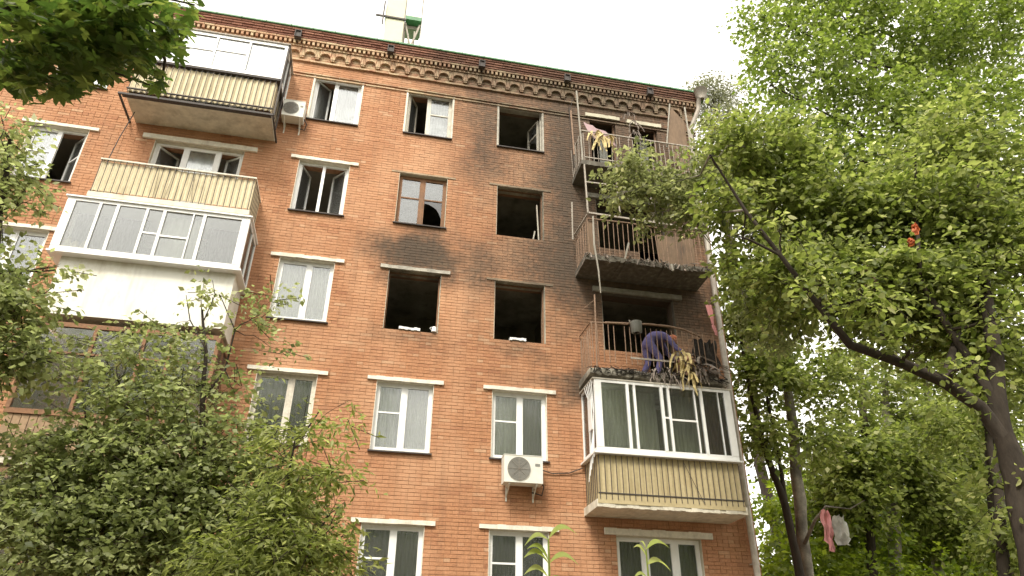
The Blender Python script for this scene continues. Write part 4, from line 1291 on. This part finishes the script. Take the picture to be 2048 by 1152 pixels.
def spray_leaves(blobs, n_spray, per, size, twig=.45, droop=.35, flat=.55, shell=.5, seed=1, tilt=.8):
    """leaf positions: sprays of leaves on short twigs spread through the blobs' volume"""
    g = np.random.default_rng(seed)
    vol = np.array([b[1][0] * b[1][1] * b[1][2] * b[2] for b in blobs]); vol = vol ** .8; vol /= vol.sum()
    which = g.choice(len(blobs), n_spray, p=vol)
    c = np.array([tuple(b[0]) for b in blobs])[which]; r = np.array([b[1] for b in blobs])[which]
    u = g.normal(size=(n_spray, 3)); u /= np.linalg.norm(u, axis=1)[:, None]
    rad = g.random(n_spray) ** shell
    # lumpy outline
    lump = 1 + .28 * np.sin(u[:, 0] * 5 + which * 1.7) * np.sin(u[:, 1] * 4 + which) + .22 * np.sin(u[:, 2] * 7 + which * 2.3) + g.normal(0, .09, n_spray)
    p0 = c + u * r * (rad * lump)[:, None]
    d = u * np.array([1, 1, .35]) + g.normal(0, .45, (n_spray, 3)) + np.array([0, 0, -droop * .3])
    d /= np.linalg.norm(d, axis=1)[:, None]
    cl_shade = g.random(n_spray)
    # leaves
    N = n_spray * per
    si = np.repeat(np.arange(n_spray), per)
    tt = np.tile(np.linspace(.1, 1, per), n_spray) + g.normal(0, .04, N)
    tw = twig * (.6 + .8 * g.random(n_spray))[si]
    pos = p0[si] + d[si] * (tt * tw)[:, None]
    pos[:, 2] -= droop * (tt * tw) ** 2
    side = np.cross(d[si], np.array([0, 0, 1.0])); side /= np.linalg.norm(side, axis=1)[:, None] + 1e-9
    sg = np.where(np.arange(N) % 2 == 0, 1.0, -1.0)[:, None]
    ld = d[si] * .6 + side * sg * .8 + g.normal(0, .3, (N, 3)) + np.array([0, 0, -droop])
    ld /= np.linalg.norm(ld, axis=1)[:, None]
    pos = pos + side * sg * size * .3 + g.normal(0, size * .35, (N, 3))
    nn = np.array([0, 0, 1.0]) + g.normal(0, tilt, (N, 3)) + u[si] * .25
    nn /= np.linalg.norm(nn, axis=1)[:, None]
    s = size * (.45 + .85 * g.random(N))
    rnd = np.clip(.42 * cl_shade[si] + .58 * g.random(N), 0, 1)
    return pos, ld, nn, s, rnd, (p0, d, twig)


def leaf_mesh(name, pos, ld, nn, s, rnd, shape, m, extra=None):
    V0, F0 = LEAFS[shape]
    d, sd_, n = basis(nn, ld)
    V = pos[:, None, :] + s[:, None, None] * (V0[None, :, 0:1] * d[:, None, :] + V0[None, :, 1:2] * sd_[:, None, :] + V0[None, :, 2:3] * n[:, None, :])
    k_ = len(V0)
    Fq = (F0[None] + (np.arange(len(pos)) * k_)[:, None, None]).reshape(-1, 3)
    return np_mesh(name, V.reshape(-1, 3), Fq, m, np.repeat(rnd, k_))


def wobble(p, q, n, amp, R_):
    pts = []
    for i in range(n + 1):
        u = i / n
        k_ = math.sin(pi * u)
        pts.append(Vector(p).lerp(Vector(q), u) + Vector((R_.uniform(-amp, amp), R_.uniform(-amp, amp), R_.uniform(-amp, amp) * .6)) * k_)
    return pts


def tree(name, label, cat, trunks, blobs, n_spray, per, size, leafm, barkm, shape='diamond', limbs=True, group=None, seed=1, twig=.45, droop=.35,
         shell=.5, tilt=.8, extra_branches=(), twigs=True, limb_r=.035):
    """trunks: list of (points, radii). blobs: (centre, radii, density)"""
    base = Vector(trunks[0][0][0])
    e = empty(name, base, label, cat, group)
    R_ = random.Random(seed)
    t = MB(); ends = []
    for pts, rs in trunks:
        pp, rr = [], []
        for i in range(len(pts) - 1):
            w_ = wobble(pts[i], pts[i + 1], 4, .06 * (Vector(pts[i + 1]) - Vector(pts[i])).length * .3, R_)
            for j in range(4):
                pp.append(w_[j]); rr.append((rs[i] + (rs[i + 1] - rs[i]) * j / 4) * R_.uniform(.93, 1.07))
        pp.append(Vector(pts[-1])); rr.append(rs[-1])
        t.tube(pp, rr, 9); ends += list(zip(pp, rr))
    for pts, rs in extra_branches:
        t.tube([Vector(p) for p in pts], rs, 7); ends += [(Vector(p), r_) for p, r_ in zip(pts, rs)]
    t.build('trunk', M[barkm], e, origin=base, smooth=True)
    t = MB()
    if limbs:
        for (c, r, dn) in blobs:
            c = Vector(c)
            best = min(ends, key=lambda q: (q[0] - c).length + (2.0 if q[0].z > c.z + .5 else 0))
            r1 = min(best[1] * .6, limb_r * (1 + (best[0] - c).length * .25))
            w_ = wobble(best[0], c, 5, (best[0] - c).length * .08, R_)
            t.tube(w_, [r1 * (1 - .65 * i / 5) for i in range(6)], 6)
            for _ in range(6):
                q = c + Vector((R_.uniform(-1, 1) * r[0], R_.uniform(-1, 1) * r[1], R_.uniform(-.6, 1) * r[2])) * .8
                w2 = wobble(w_[R_.choice((3, 4, 5))], q, 4, .1 * max(r), R_)
                t.tube(w2, [r1 * .3 * (1 - .75 * i / 4) for i in range(5)], 5)
    pos, ld, nn, s, rnd, (p0, d, tw) = spray_leaves(blobs, n_spray, per, size, twig, droop, seed=seed, shell=shell, tilt=tilt)
    if twigs:
        for i in range(0, len(p0), 3):
            a = Vector(p0[i]); b = a + Vector(d[i]) * tw; b.z -= droop * tw * tw
            t.obox(a, b, .007, .007)
    if t.v:
        t.build('branch', M[barkm], e, origin=base)['kind'] = 'stuff'
    me = leaf_mesh('crown', pos, ld, nn, s, rnd, shape, M[leafm])
    me.transform(Matrix.Translation(-base))
    o = bpy.data.objects.new('crown', me); link(o, e, base); o['kind'] = 'stuff'
    return e


def bl(px, py, Y, rpx, dens=1.0, asp=(1, .9, .8)):
    c = at(px, py, Y)
    rpx *= .92
    r = rpx * (c - CAM).length / F_PX
    return (c, (r * asp[0], r * asp[1], r * asp[2]), dens)


def foot(px, py, Y):
    """ground point under the world point seen at (px, py)"""
    c = at(px, py, Y); return (c.x, c.y, GROUND)


# --- right: big maple whose limb reaches over to the burnt balconies
Y1 = -5.4
tr = [(foot(2090, 1150, Y1), at(2075, 1150, Y1), at(2035, 960, Y1), at(2000, 840, Y1), at(1975, 600, Y1), at(1950, 380, Y1)), (.24, .21, .18, .15, .10, .05)]
limb = ([at(2010, 880, Y1), at(1960, 815, Y1), at(1890, 765, Y1), at(1800, 725, Y1 - .1), at(1700, 690, Y1 - .2), at(1640, 615, Y1 - .3), at(1560, 510, Y1 - .4), at(1490, 420, Y1 - .4), at(1420, 310, Y1 - .3)],
        [.13, .11, .10, .085, .07, .05, .037, .028, .015])
limb2 = ([at(1985, 790, Y1), at(1900, 660, Y1), at(1840, 560, Y1), at(1833, 420, Y1), at(1830, 300, Y1)], [.08, .06, .045, .03, .015])
limb3 = ([at(1890, 765, Y1), at(1920, 650, Y1 + .2), at(1990, 560, Y1 + .3)], [.09, .05, .03])
limb4 = ([at(1560, 510, Y1 - .4), at(1500, 480, Y1 - .5), at(1470, 470, Y1 - .5)], [.025, .018, .01])
bl1 = [bl(1640, 420, -4.4, 95), bl(1560, 330, -4.2, 85), bl(1500, 290, -4.6, 70), bl(1460, 400, -4.4, 60, .8), bl(1580, 560, -4.2, 95, .9), bl(1510, 520, -4.0, 60, .7),
       bl(1700, 560, -4.6, 95), bl(1790, 600, -4.4, 95), bl(1860, 560, -5.0, 105), bl(1930, 640, -4.4, 90), bl(2000, 730, -4.6, 75, .7),
       bl(1760, 440, -4.6, 95), bl(1870, 420, -5.0, 105), bl(1990, 500, -5.0, 100), bl(1880, 300, -4.8, 90, .8), bl(1990, 350, -4.8, 90, .8),
       bl(2010, 980, -5.0, 60, .4),
       bl(1720, 600, -6.0, 45, .6), bl(1640, 560, -6.0, 40, .6), bl(1560, 450, -6.0, 40, .6), bl(1820, 700, -6.0, 34, .4), bl(1930, 730, -6.0, 40, .5), bl(1760, 660, -5.6, 40, .4), bl(1880, 690, -4.4, 60, .5), bl(1990, 640, -6.0, 50, .5)]
MAPLE = tree('maple_tree', 'large spreading tree at the right with a dark limb reaching toward the burnt balconies', 'tree',
     [tr], bl1, 4500, 12, .135, 'leaf_right', 'bark', 'oval', seed=11, twig=.5, droop=.45, extra_branches=(limb, limb2, limb3, limb4))
# its outer foliage, paler by light put into the leaf colour, hangs in front of the burnt balconies
blg = [bl(1270, 350, -2.6, 46, 1.0, (1.1, .7, .8)), bl(1330, 390, -2.7, 52, 1.0, (1.1, .7, .8)), bl(1235, 385, -2.6, 30, .9), bl(1300, 440, -2.6, 28, .8), bl(1380, 430, -2.7, 42, .9), bl(1385, 345, -2.8, 40, .7),
       bl(1270, 305, -2.6, 24, .8), bl(1430, 300, -3.0, 46, .9), bl(1450, 240, -3.0, 36, .5), bl(1480, 370, -3.0, 60), bl(1550, 420, -3.0, 70), bl(1510, 620, -2.6, 40, .5), bl(1560, 660, -2.6, 55, .5), bl(1610, 500, -3.0, 75, .8)]
t = MB(); RB = random.Random(5)
hubs = [at(1640, 615, Y1 - .3), at(1560, 510, Y1 - .4), at(1490, 420, Y1 - .4), at(1420, 310, Y1 - .3)]
t.tube([at(1420, 310, Y1 - .3), at(1400, 350, -3.6), at(1330, 370, -2.9), at(1250, 360, -2.6)], [.02, .016, .012, .006], 6)
t.tube([at(1490, 420, Y1 - .4), at(1440, 425, -3.6), at(1380, 420, -2.8), at(1300, 425, -2.6)], [.022, .018, .012, .006], 6)
hubs += [at(1330, 370, -2.9), at(1380, 420, -2.8)]
for (c, r, dn) in blg:
    h = min(hubs, key=lambda q: (q - c).length)
    t.tube(wobble(h, c, 4, .08, RB), [.014, .012, .009, .007, .004], 5)
    for _ in range(5):
        q = c + Vector((RB.uniform(-1, 1) * r[0], RB.uniform(-1, 1) * r[1], RB.uniform(-1, 1) * r[2])) * .8
        t.tube(wobble(c.lerp(h, .2), q, 3, .05, RB), [.007, .006, .004, .002], 4)
t.build('branch', M['greybark'], MAPLE, origin=WL[MAPLE.name])['kind'] = 'stuff'
pos, ld, nn, s, rnd, _ = spray_leaves(blg, 1150, 11, .125, .38, .6, seed=12)
me = leaf_mesh('outer_crown', pos, ld, nn, s, rnd, 'oval', M['leaf_grey_lit'])
me.transform(Matrix.Translation(-WL[MAPLE.name]))
link(bpy.data.objects.new('outer_crown', me), MAPLE, WL[MAPLE.name])['kind'] = 'stuff'
# --- tall tree behind, upper right
Y2 = 2.5
tr2 = [(foot(2010, 1150, Y2), at(2000, 1100, Y2), at(1960, 700, Y2), at(1930, 350, Y2), at(1890, 60, Y2)), (.24, .21, .17, .12, .06)]
bl2 = [bl(1530, 110, 2, 40, 1), bl(1510, 30, 2, 35, .9), bl(1570, 60, 2, 70, 1), bl(1540, 170, 2, 50, .7), bl(1640, 150, 2, 100), bl(1700, 30, 2, 95), bl(1760, 230, 2, 105), bl(1830, 90, 2, 105), bl(1960, 60, 2, 110), bl(1600, 280, 2.5, 90), bl(1700, 350, 2.5, 100),
       bl(1900, 230, 2, 110), bl(2030, 200, 2, 90, .6), bl(1640, -60, 2, 90), bl(1800, -60, 2, 100), bl(1960, -80, 2, 110), bl(1560, -40, 2, 60, .7), bl(1820, 380, 3, 100), bl(2020, 420, 3, 80, .5), bl(1530, 250, 2.5, 50, .6)]
tree('linden_tree', 'tallest bright green tree filling the upper right behind the spreading one', 'tree',
     [tr2], bl2, 5200, 12, .2, 'leaf_tall', 'bark', 'diamond', seed=13, twig=.7, droop=.4, limb_r=.05)
# --- middle-distance slender trees right of the corner
def slender(px_pts, Y, rs, blobs, n, label, bark='bark', leaf='leaf_right', size=.17, seed=20, extra=(), name='slender_tree'):
    pts = [foot(px_pts[0][0], px_pts[0][1], Y)] + [at(a, b, Y) for a, b in px_pts]
    tree(name, label, 'tree', [(pts, (rs[0] * 1.1,) + tuple(rs))], blobs, n, 11, size, leaf, bark, 'diamond', seed=seed, group='trees growing right of the building', twig=.55, droop=.4, extra_branches=extra)

slender([(1615, 1152), (1600, 1000), (1578, 800), (1560, 640), (1540, 500)], 1.6, (.15, .145, .125, .09, .05),
        [bl(1520, 700, 1.5, 50, .35), bl(1500, 820, 1.5, 40, .3), bl(1640, 760, 1.5, 70, .4), bl(1560, 600, 1.5, 70, .5), bl(1640, 880, 1.6, 60, .35)], 620,
        'tree with a pale mottled trunk standing right of the building corner', 'greybark', seed=21, extra=[([at(1608, 1090, 1.6), at(1630, 1040, .2), at(1652, 1012, -1.4), at(1700, 1018, -1.5), at(1730, 1000, -1.6)], [.05, .035, .022, .014, .006])])
slender([(1600, 1152), (1570, 1010), (1530, 900), (1500, 780), (1478, 650)], .9, (.10, .09, .07, .05, .03),
        [bl(1500, 640, .8, 45, .4), bl(1480, 560, .8, 40, .5), bl(1530, 740, .8, 55, .35), bl(1520, 880, .8, 45, .4)], 520,
        'thin dark forked tree closest to the brick corner', 'bark', seed=22,
        extra=[([at(1575, 1030, .9), at(1560, 930, .9), at(1535, 800, .9), at(1510, 690, .9)], [.06, .05, .035, .02])])
slender([(1745, 1152), (1738, 1020), (1730, 860), (1715, 700)], 5, (.15, .14, .12, .08),
        [bl(1700, 925, 5, 70, .8), bl(1760, 890, 5, 55, .7), bl(1650, 880, 5, 40, .3), bl(1700, 1000, 5, 60, .8), bl(1700, 720, 5, 45, .35), bl(1720, 830, 5, 40, .35)], 900,
        'dark thin trunk tree behind the pink cloth in the wood', 'bark', 'leaf_right', .2, seed=23)
slender([(1795, 1152), (1785, 1030), (1775, 900), (1770, 760)], 6, (.2, .19, .16, .1),
        [bl(1810, 920, 6, 75, .9), bl(1850, 1000, 6, 65, .9), bl(1830, 840, 6, 50, .5), bl(1770, 780, 6, 55, .45)], 900,
        'light trunk tree in the middle of the wood at the right', 'greybark', 'leaf_right', .2, seed=24)
slender([(1880, 1152), (1872, 1040), (1862, 900), (1850, 760)], 7, (.2, .19, .16, .1),
        [bl(1930, 900, 7, 90, .8), bl(1960, 1040, 7, 80, .7), bl(1870, 840, 7, 55, .6), bl(2020, 900, 7, 60, .5), bl(1900, 1060, 6.5, 60, .8), bl(1860, 740, 7, 60, .5), bl(1800, 760, 7, 50, .35), bl(1930, 790, 7, 60, .5)], 1250,
        'thick grey-brown trunk tree deep in the wood at the right', 'greybark', 'leaf_right', .2, seed=25)
slender([(2020, 1300), (2010, 1152), (2000, 1000), (1975, 850)], 1, (.15, .14, .12, .08),
        [bl(2040, 1080, 1, 60, .6), bl(1990, 800, 1.5, 70, .5), bl(1900, 850, 1.5, 60, .4)], 520,
        'dark bowed trunk tree at the right edge beneath the large crown', 'bark', 'leaf_right', .17, seed=26)
# far willow by the roof corner and a distant crown in the gap
tree('willow_tree', 'pale distant tree showing past the roof corner drainpipe', 'tree',
     [((foot(1460, 500, 16), at(1460, 500, 16), at(1450, 250, 16)), (.3, .25, .12))],
     [bl(1420, 190, 16, 40, .8), bl(1455, 240, 16, 40, .8), bl(1400, 180, 16, 28, .5), bl(1470, 330, 16, 60, .8), bl(1460, 180, 16, 25, .4)], 900, 12, .24, 'leaf_far', 'bark', 'narrow', seed=31, twig=.9, droop=.5)
# undergrowth mass far right
ub = [bl(1560, 1120, 5, 70), bl(1640, 1060, 6, 80), bl(1560, 1010, 7, 60, .8), bl(1720, 1100, 7, 90), bl(1820, 1080, 8, 90), bl(1920, 1120, 8, 90), bl(2010, 1090, 8, 80), bl(1650, 960, 8, 60, .7), bl(1560, 1200, 4, 90), bl(1700, 1220, 5, 100), bl(1850, 1220, 5, 100), bl(2000, 1220, 5, 100), bl(1650, 1150, 5, 60)]
pos, ld, nn, s, rnd, _ = spray_leaves(ub, 3000, 12, .19, .6, .35, seed=40)
me = leaf_mesh('undergrowth', pos, ld, nn, s, rnd, 'diamond', M['leaf_under'])
o = bpy.data.objects.new('undergrowth', me); C.objects.link(o); o['kind'] = 'stuff'; o['label'] = 'bright green undergrowth among the trunks at the lower right'; o['category'] = 'undergrowth'
# leaf backdrop of the wood much farther off (a real belt of trees)
fb = [bl(px_, py_, 16 + (i % 3) * 3, 95, 1) for i, (px_, py_) in enumerate([(1560, 1150), (1660, 1080), (1760, 1100), (1880, 1060), (1990, 1100), (1620, 1000), (1800, 1000), (1720, 960), (1930, 980), (1850, 900), (2030, 960), (1690, 1180), (1830, 1190), (1960, 1190)])]
pos, ld, nn, s, rnd, _ = spray_leaves(fb, 2200, 12, .3, 1.0, .35, seed=41)
me = leaf_mesh('treeline', pos, ld, nn, s, rnd, 'diamond', M['leaf_under'])
o = bpy.data.objects.new('treeline', me); C.objects.link(o); o['kind'] = 'stuff'; o['label'] = 'far belt of green trees behind the trunks at the lower right'; o['category'] = 'trees'

# --- left: slender tree along the frame edge and the large bush-like tree below
Y3 = -6.2
tree('elm_tree', 'narrow dull green tree along the left edge beside the balconies', 'tree',
     [((foot(-60, 1100, Y3), at(-60, 1100, Y3), at(-30, 700, Y3), at(0, 420, Y3), at(20, 280, Y3)), (.10, .09, .07, .04, .02))],
     [bl(8, 260, Y3, 26), bl(20, 340, Y3, 36), bl(50, 405, Y3, 30, .8), bl(0, 440, Y3, 28), bl(45, 610, Y3, 40, .8), bl(10, 560, Y3, 40), bl(45, 700, Y3, 38, .9), bl(10, 720, Y3, 45), bl(110, 540, Y3, 20, .5), bl(105, 725, Y3, 22, .6), bl(10, 640, Y3, 36)],
     480, 12, .088, 'leaf_left', 'bark', 'diamond', seed=51, twig=.3, droop=.3, limb_r=.02)
Y4 = -5.6
t4 = [((foot(420, 1200, Y4), at(415, 1150, Y4), at(408, 950, Y4), at(405, 800, Y4), at(412, 700, Y4), at(405, 620, Y4)), (.07, .06, .045, .032, .02, .008)),
      ((at(415, 1100, Y4), at(330, 950, Y4), at(270, 850, Y4), at(235, 760, Y4)), (.045, .03, .02, .01)),
      ((at(415, 1100, Y4), at(540, 960, Y4), at(600, 880, Y4), at(640, 820, Y4)), (.04, .025, .015, .008))]
b4_ = [bl(200, 700, Y4, 42, .7), bl(130, 760, Y4, 38, .5), bl(290, 690, Y4, 48, .9), bl(60, 900, Y4, 45, .7), bl(240, 750, Y4, 45, .7), bl(350, 770, Y4, 60), bl(250, 815, Y4, 58, .8), bl(320, 870, Y4, 85), bl(440, 880, Y4, 80), bl(200, 900, Y4, 90), bl(110, 940, Y4, 60, .8), bl(60, 1000, Y4, 80), bl(160, 1010, Y4, 100), bl(300, 990, Y4, 110),
       bl(430, 990, Y4, 95), bl(520, 930, Y4, 70, .9), bl(540, 1040, Y4, 90), bl(380, 1110, Y4, 110), bl(230, 1120, Y4, 110), bl(80, 1110, Y4, 100), bl(500, 1130, Y4, 90), bl(600, 1120, Y4, 60, .7), bl(470, 790, Y4, 45, .6), bl(500, 640, Y4, 35, .5), bl(545, 600, Y4, 28, .6), bl(430, 590, Y4, 28, .35),
       bl(340, 650, Y4, 30, .5), bl(400, 700, Y4, 40, .35), bl(560, 700, Y4, 28, .35), bl(250, 650, Y4, 28, .4)]
tree('apple_tree', 'dense olive-green tree rising over the lower left balconies', 'tree', t4, b4_, 3500, 12, .08, 'leaf_left', 'bark', 'diamond', seed=52, twig=.3, droop=.3, limb_r=.022,
     extra_branches=[([at(405, 800, Y4), at(450, 740, Y4), at(470, 660, Y4), at(440, 590, Y4)], [.02, .014, .01, .005]), ([at(412, 700, Y4), at(380, 640, Y4), at(372, 590, Y4)], [.012, .008, .004]),
                     ([at(408, 640, Y4), at(430, 590, Y4), at(425, 560, Y4)], [.009, .006, .003]), ([at(405, 660, Y4), at(402, 600, Y4), at(408, 565, Y4)], [.01, .006, .003])])
Y5 = -6.4
tree('ash_tree', 'light green drooping ash foliage in front of the lower brick wall', 'tree',
     [((foot(560, 1250, Y5), at(560, 1152, Y5), at(575, 980, Y5), at(590, 880, Y5)), (.04, .035, .02, .008)), ((at(560, 1152, Y5), at(640, 1060, Y5), at(670, 1010, Y5)), (.02, .012, .005))],
     [bl(620, 870, Y5, 35, .5), bl(600, 950, Y5, 45, .7), bl(660, 960, Y5, 32, .5), bl(690, 850, Y5, 22, .35), bl(700, 800, Y5, 20, .3), bl(560, 1040, Y5, 65), bl(630, 1090, Y5, 60, .9), bl(480, 1120, Y5, 70, .9), bl(560, 870, Y5, 30, .4), bl(700, 950, Y5, 22, .35), bl(680, 1130, Y5, 28, .4), bl(540, 1150, Y5, 60)],
     620, 13, .105, 'leaf_ash', 'bark', 'narrow', seed=53, twig=.35, droop=.55, limb_r=.015)

# --- near maple branch, upper left: leaves large enough to be told apart
def maple_leaf_mesh(rv):
    pts = []
    lobes = [(0, 1.0), (55, .86), (112, .58), (-55, .86), (-112, .58)]
    ang = sorted(lobes)
    out_ = [(0, -.03)]
    seq = [(-148, .32), (-112, .58), (-84, .36), (-70, .62), (-55, .86), (-40, .58), (-28, .40), (-14, .68), (0, 1.0), (14, .68), (28, .40), (40, .58), (55, .86), (70, .62), (84, .36), (112, .58), (148, .32)]
    vs = [(0, 0, 0)]
    for a_, r_ in seq:
        aa = math.radians(a_); vs.append((r_ * math.cos(aa), r_ * math.sin(aa), -.22 * r_ * r_ + .08 * math.sin(aa * 3)))
    vs.append((-.5, 0, -.05))
    fs = [(0, i, i + 1) for i in range(1, len(seq))]
    t = MB(); t.cur = rv; t.add(vs, fs)
    t.add([(0, .006, 0), (-.55, .006, .04), (-.55, -.006, .04), (0, -.006, 0)], [(0, 1, 2, 3)])
    return t
MLV = [maple_leaf_mesh((i + .5) / 8) for i in range(8)]
MLM = [t.mesh('leaf', M['leaf_maple']) for t in MLV]
mb0 = Vector((-6.6, -9.2, GROUND))
me_ = empty('norway_maple', mb0, 'near maple with big lobed leaves hanging into the upper left', 'tree')
D0 = 6.0
t = MB()
t.tube([mb0, mb0 + Vector((.1, .1, 4)), mb0 + Vector((.4, .3, 7.5)), mb0 + Vector((.8, .5, 10))], [.25, .2, .15, .08], 10)
t.build('trunk', M['bark'], me_, origin=mb0, smooth=True)
brs = [((-80, 60), (150, -40), (330, 60)), ((-80, 120), (100, 100), (300, 170)), ((-60, 160), (60, 150), (180, 160)), ((100, -60), (260, -20), (390, 10)), ((-100, 20), (60, 0), (220, 90)), ((300, 60), (330, 120), (320, 190))]
t = MB(); twp = []
for i, b_ in enumerate(brs):
    dd = D0 + .25 * (i % 3)
    pts = [mb0 + Vector((.3, .2, 7 + .3 * i))] + [atd(a, c, dd) for a, c in b_]
    if i == 5: pts = pts[1:]
    t = MB(); t.tube(pts, [.035, .022, .013, .006][-len(pts):], 6); t.build('branch', M['bark'], me_, origin=mb0)
    for j in range(24):
        twp.append(pts[-3].lerp(pts[-2], j / 24) if len(pts) > 2 else pts[0]); twp.append(pts[-2].lerp(pts[-1], j / 24))
regions = [((60, 40), 95, 1.0), ((180, 60), 90, 1.0), ((280, 60), 70, 1), ((340, 80), 42, .8), ((90, 130), 70, 1.0), ((30, 130), 55, 1.0), ((190, 130), 45, .9), ((260, 120), 40, .9), ((310, 160), 26, .8), ((365, 15), 40, .8), ((20, 200), 20, .3), ((145, 165), 30, .7), ((335, 200), 10, .15), ((220, 20), 80, 1), ((70, 205), 10, .1)]
gw = np.array([r_[1] ** 2 * r_[2] for r_ in regions], float); gw /= gw.sum()
gl = np.random.default_rng(77)
n_leaf = 1350
allp = []
for i in range(n_leaf):
    (cx_, cy_), rr_, _ = regions[gl.choice(len(regions), p=gw)]
    a_ = gl.random() * 2 * pi; q = rr_ * math.sqrt(gl.random())
    dd = D0 + gl.uniform(-.5, 1.3)
    p = atd(cx_ + q * math.cos(a_), cy_ + q * math.sin(a_), dd)
    nrm = Vector((gl.normal(0, .45), gl.normal(-.25, .45), 1)).normalized()
    dr = Vector((gl.normal(0, .7), gl.normal(-.1, .7), -.75)).normalized()
    dr = (dr - nrm * dr.dot(nrm)).normalized(); sd2 = nrm.cross(dr)
    sc2 = gl.uniform(.075, .125)
    mt = Matrix(((dr.x, sd2.x, nrm.x, p.x), (dr.y, sd2.y, nrm.y, p.y), (dr.z, sd2.z, nrm.z, p.z), (0, 0, 0, 1))) @ Matrix.Scale(sc2, 4)
    allp.append(((p - CAM).length / sc2, mt))
allp.sort(key=lambda q: q[0])
for _, mt in allp[:300]:
    o = bpy.data.objects.new('leaf', random.choice(MLM)); C.objects.link(o); o.parent = me_
    o.matrix_basis = Matrix.Translation(-mb0) @ mt
rest = MB()
for _, mt in allp[300:]:
    tm = random.choice(MLV); rest.cur = random.random()
    rest.add([mt @ Vector(v) for v in tm.v], tm.f)
rest.build('foliage', M['leaf_maple'], me_, origin=mb0)['kind'] = 'stuff'


# --- two saplings with a few big pale leaves at the bottom of the frame
def sapling(px, py_top, dist, leaves, label):
    tp = atd(px, py_top, dist)
    e = empty('sapling', (tp.x, tp.y, GROUND), label, 'sapling', 'young shoots at the bottom of the view')
    t = MB(); t.tube([(tp.x + .05, tp.y, GROUND), (tp.x + .01, tp.y, tp.z - 1), tp], [.014, .009, .004], 7); t.build('stem', M['leaf_sprig'], e)
    for (dx, dy, ang_, ln) in leaves:   # petiole end offset from the tip in px, pointing angle in the view, length px
        u = dist / F_PX
        base_ = tp + Vector((0, 0, -dy * u))
        ax = Vector((math.cos(ang_), random.uniform(-.35, .1), math.sin(ang_))).normalized()
        upv = Vector((0, -.55, 1)).normalized()
        sd2 = ax.cross(upv).normalized(); upv = sd2.cross(ax)
        L_ = ln * u; n = 8; vs = []; fs = []
        for i in range(n + 1):
            q = i / n
            wd = L_ * .25 * math.sin(pi * min(1, q * 1.02) ** .8) + .001
            c_l = base_ + Vector((dx * u, 0, 0)) + ax * (L_ * q) + Vector((0, 0, L_ * (.22 * math.sin(pi * q * .9) - .28 * q * q)))
            vs += [c_l - sd2 * wd + upv * wd * .35, c_l, c_l + sd2 * wd + upv * wd * .35]
        for i in range(n):
            a = i * 3
            fs += [(a, a + 1, a + 4, a + 3), (a + 1, a + 2, a + 5, a + 4)]
        q_ = MB(); q_.cur = random.random(); q_.add(vs, fs); q_.build('leaf', M['leaf_sprig'], e, smooth=True)
    return e


sapling(1097, 1078, 3.6, [(0, 0, .35, 58), (0, 2, pi + .05, 46), (0, 45, pi - .35, 56), (0, 40, pi - .6, 54), (0, 44, .15, 56), (0, 70, pi - .3, 52), (-3, 80, .2, 40)], 'young shoot with arching pale leaves before the lower right windows, left of two')
sapling(1292, 1100, 3.9, [(0, 0, .25, 46), (0, 0, 2.2, 22), (0, 12, pi - .7, 34), (0, 26, .0, 46), (0, 50, pi - .2, 30)], 'young shoot with small pale leaves below the white glazed balcony, right of two')

# --- things caught in the right trees
def crumple(name, m, c, sx, sz, label, cat, seed, nx=7, nz=7, amp=.06):
    R_ = random.Random(seed); t = MB(); vs = []; fs = []; c = Vector(c)
    for i in range(nx + 1):
        for j in range(nz + 1):
            u, v = i / nx - .5, j / nz - .5
            k_ = 1 - .5 * abs(v) * 2 * R_.uniform(.3, 1)
            vs.append(c + Vector((u * sx * k_ + R_.uniform(-.02, .02), R_.uniform(-amp, amp), v * sz + R_.uniform(-.03, .03))))
    for i in range(nx):
        for j in range(nz): fs.append((i * (nz + 1) + j, i * (nz + 1) + j + 1, (i + 1) * (nz + 1) + j + 1, (i + 1) * (nz + 1) + j))
    t.add(vs, fs)
    return tag(t.build(name, m, smooth=True), label, cat)
crumple('orange_bag', M['orange'], at(1831, 458, -6.4), .08, .17, 'upper bright orange scrap of plastic caught in the right tree', 'plastic scrap', 1)
crumple('orange_bag', M['orange'], at(1821, 484, -6.4), .09, .11, 'lower orange-brown scrap of plastic caught in the right tree', 'plastic scrap', 2)
crumple('pink_cloth', M['pink'], at(1657, 1062, -1.5), .20, .78, 'long pink cloth hanging in the wood at the lower right', 'cloth', 3)
crumple('plastic_film', M['film'], at(1682, 1060, -1.4), .36, .55, 'greyish translucent plastic film snagged beside the pink cloth', 'plastic film', 4)
t = MB(); t.obox(at(1728, 530, -5.2), at(1764, 586, -5.2), .08, .02); t.obox(at(1715, 580, -5.2), at(1745, 562, -5.2), .02, .02)
tag(t.build('broken_board', M['plywood']), 'broken grey board lodged among the leaves of the right tree', 'board')

# the courtyard trees behind the viewer: they show in the lower panes and shade the lower storeys
cb = []
RQ = random.Random(6)
for x in range(-26, 30, 4):
    for k_ in range(5):
        cb.append((Vector((x + RQ.uniform(-1.5, 1.5), -29 + RQ.uniform(-2, 2), GROUND + 3.5 + 3.6 * k_ + RQ.uniform(-1, 1))), (3.2, 2.6, 2.6), 1))
cb = [b for b in cb if not (abs(b[0].x - 4.2) < 4.0 and b[0].z > 8.5)]     # crowns left out so bright sky reflects in the second-storey panes
pos, ld, nn, s, rnd, _ = spray_leaves(cb, 13000, 8, .45, 1.6, .3, seed=61)
me = leaf_mesh('courtyard_trees', pos, ld, nn, s, rnd, 'diamond', M['leaf_tall'])
o = bpy.data.objects.new('courtyard_trees', me); C.objects.link(o); o['kind'] = 'stuff'; o['label'] = 'green courtyard trees mirrored in the lower window panes'; o['category'] = 'trees'
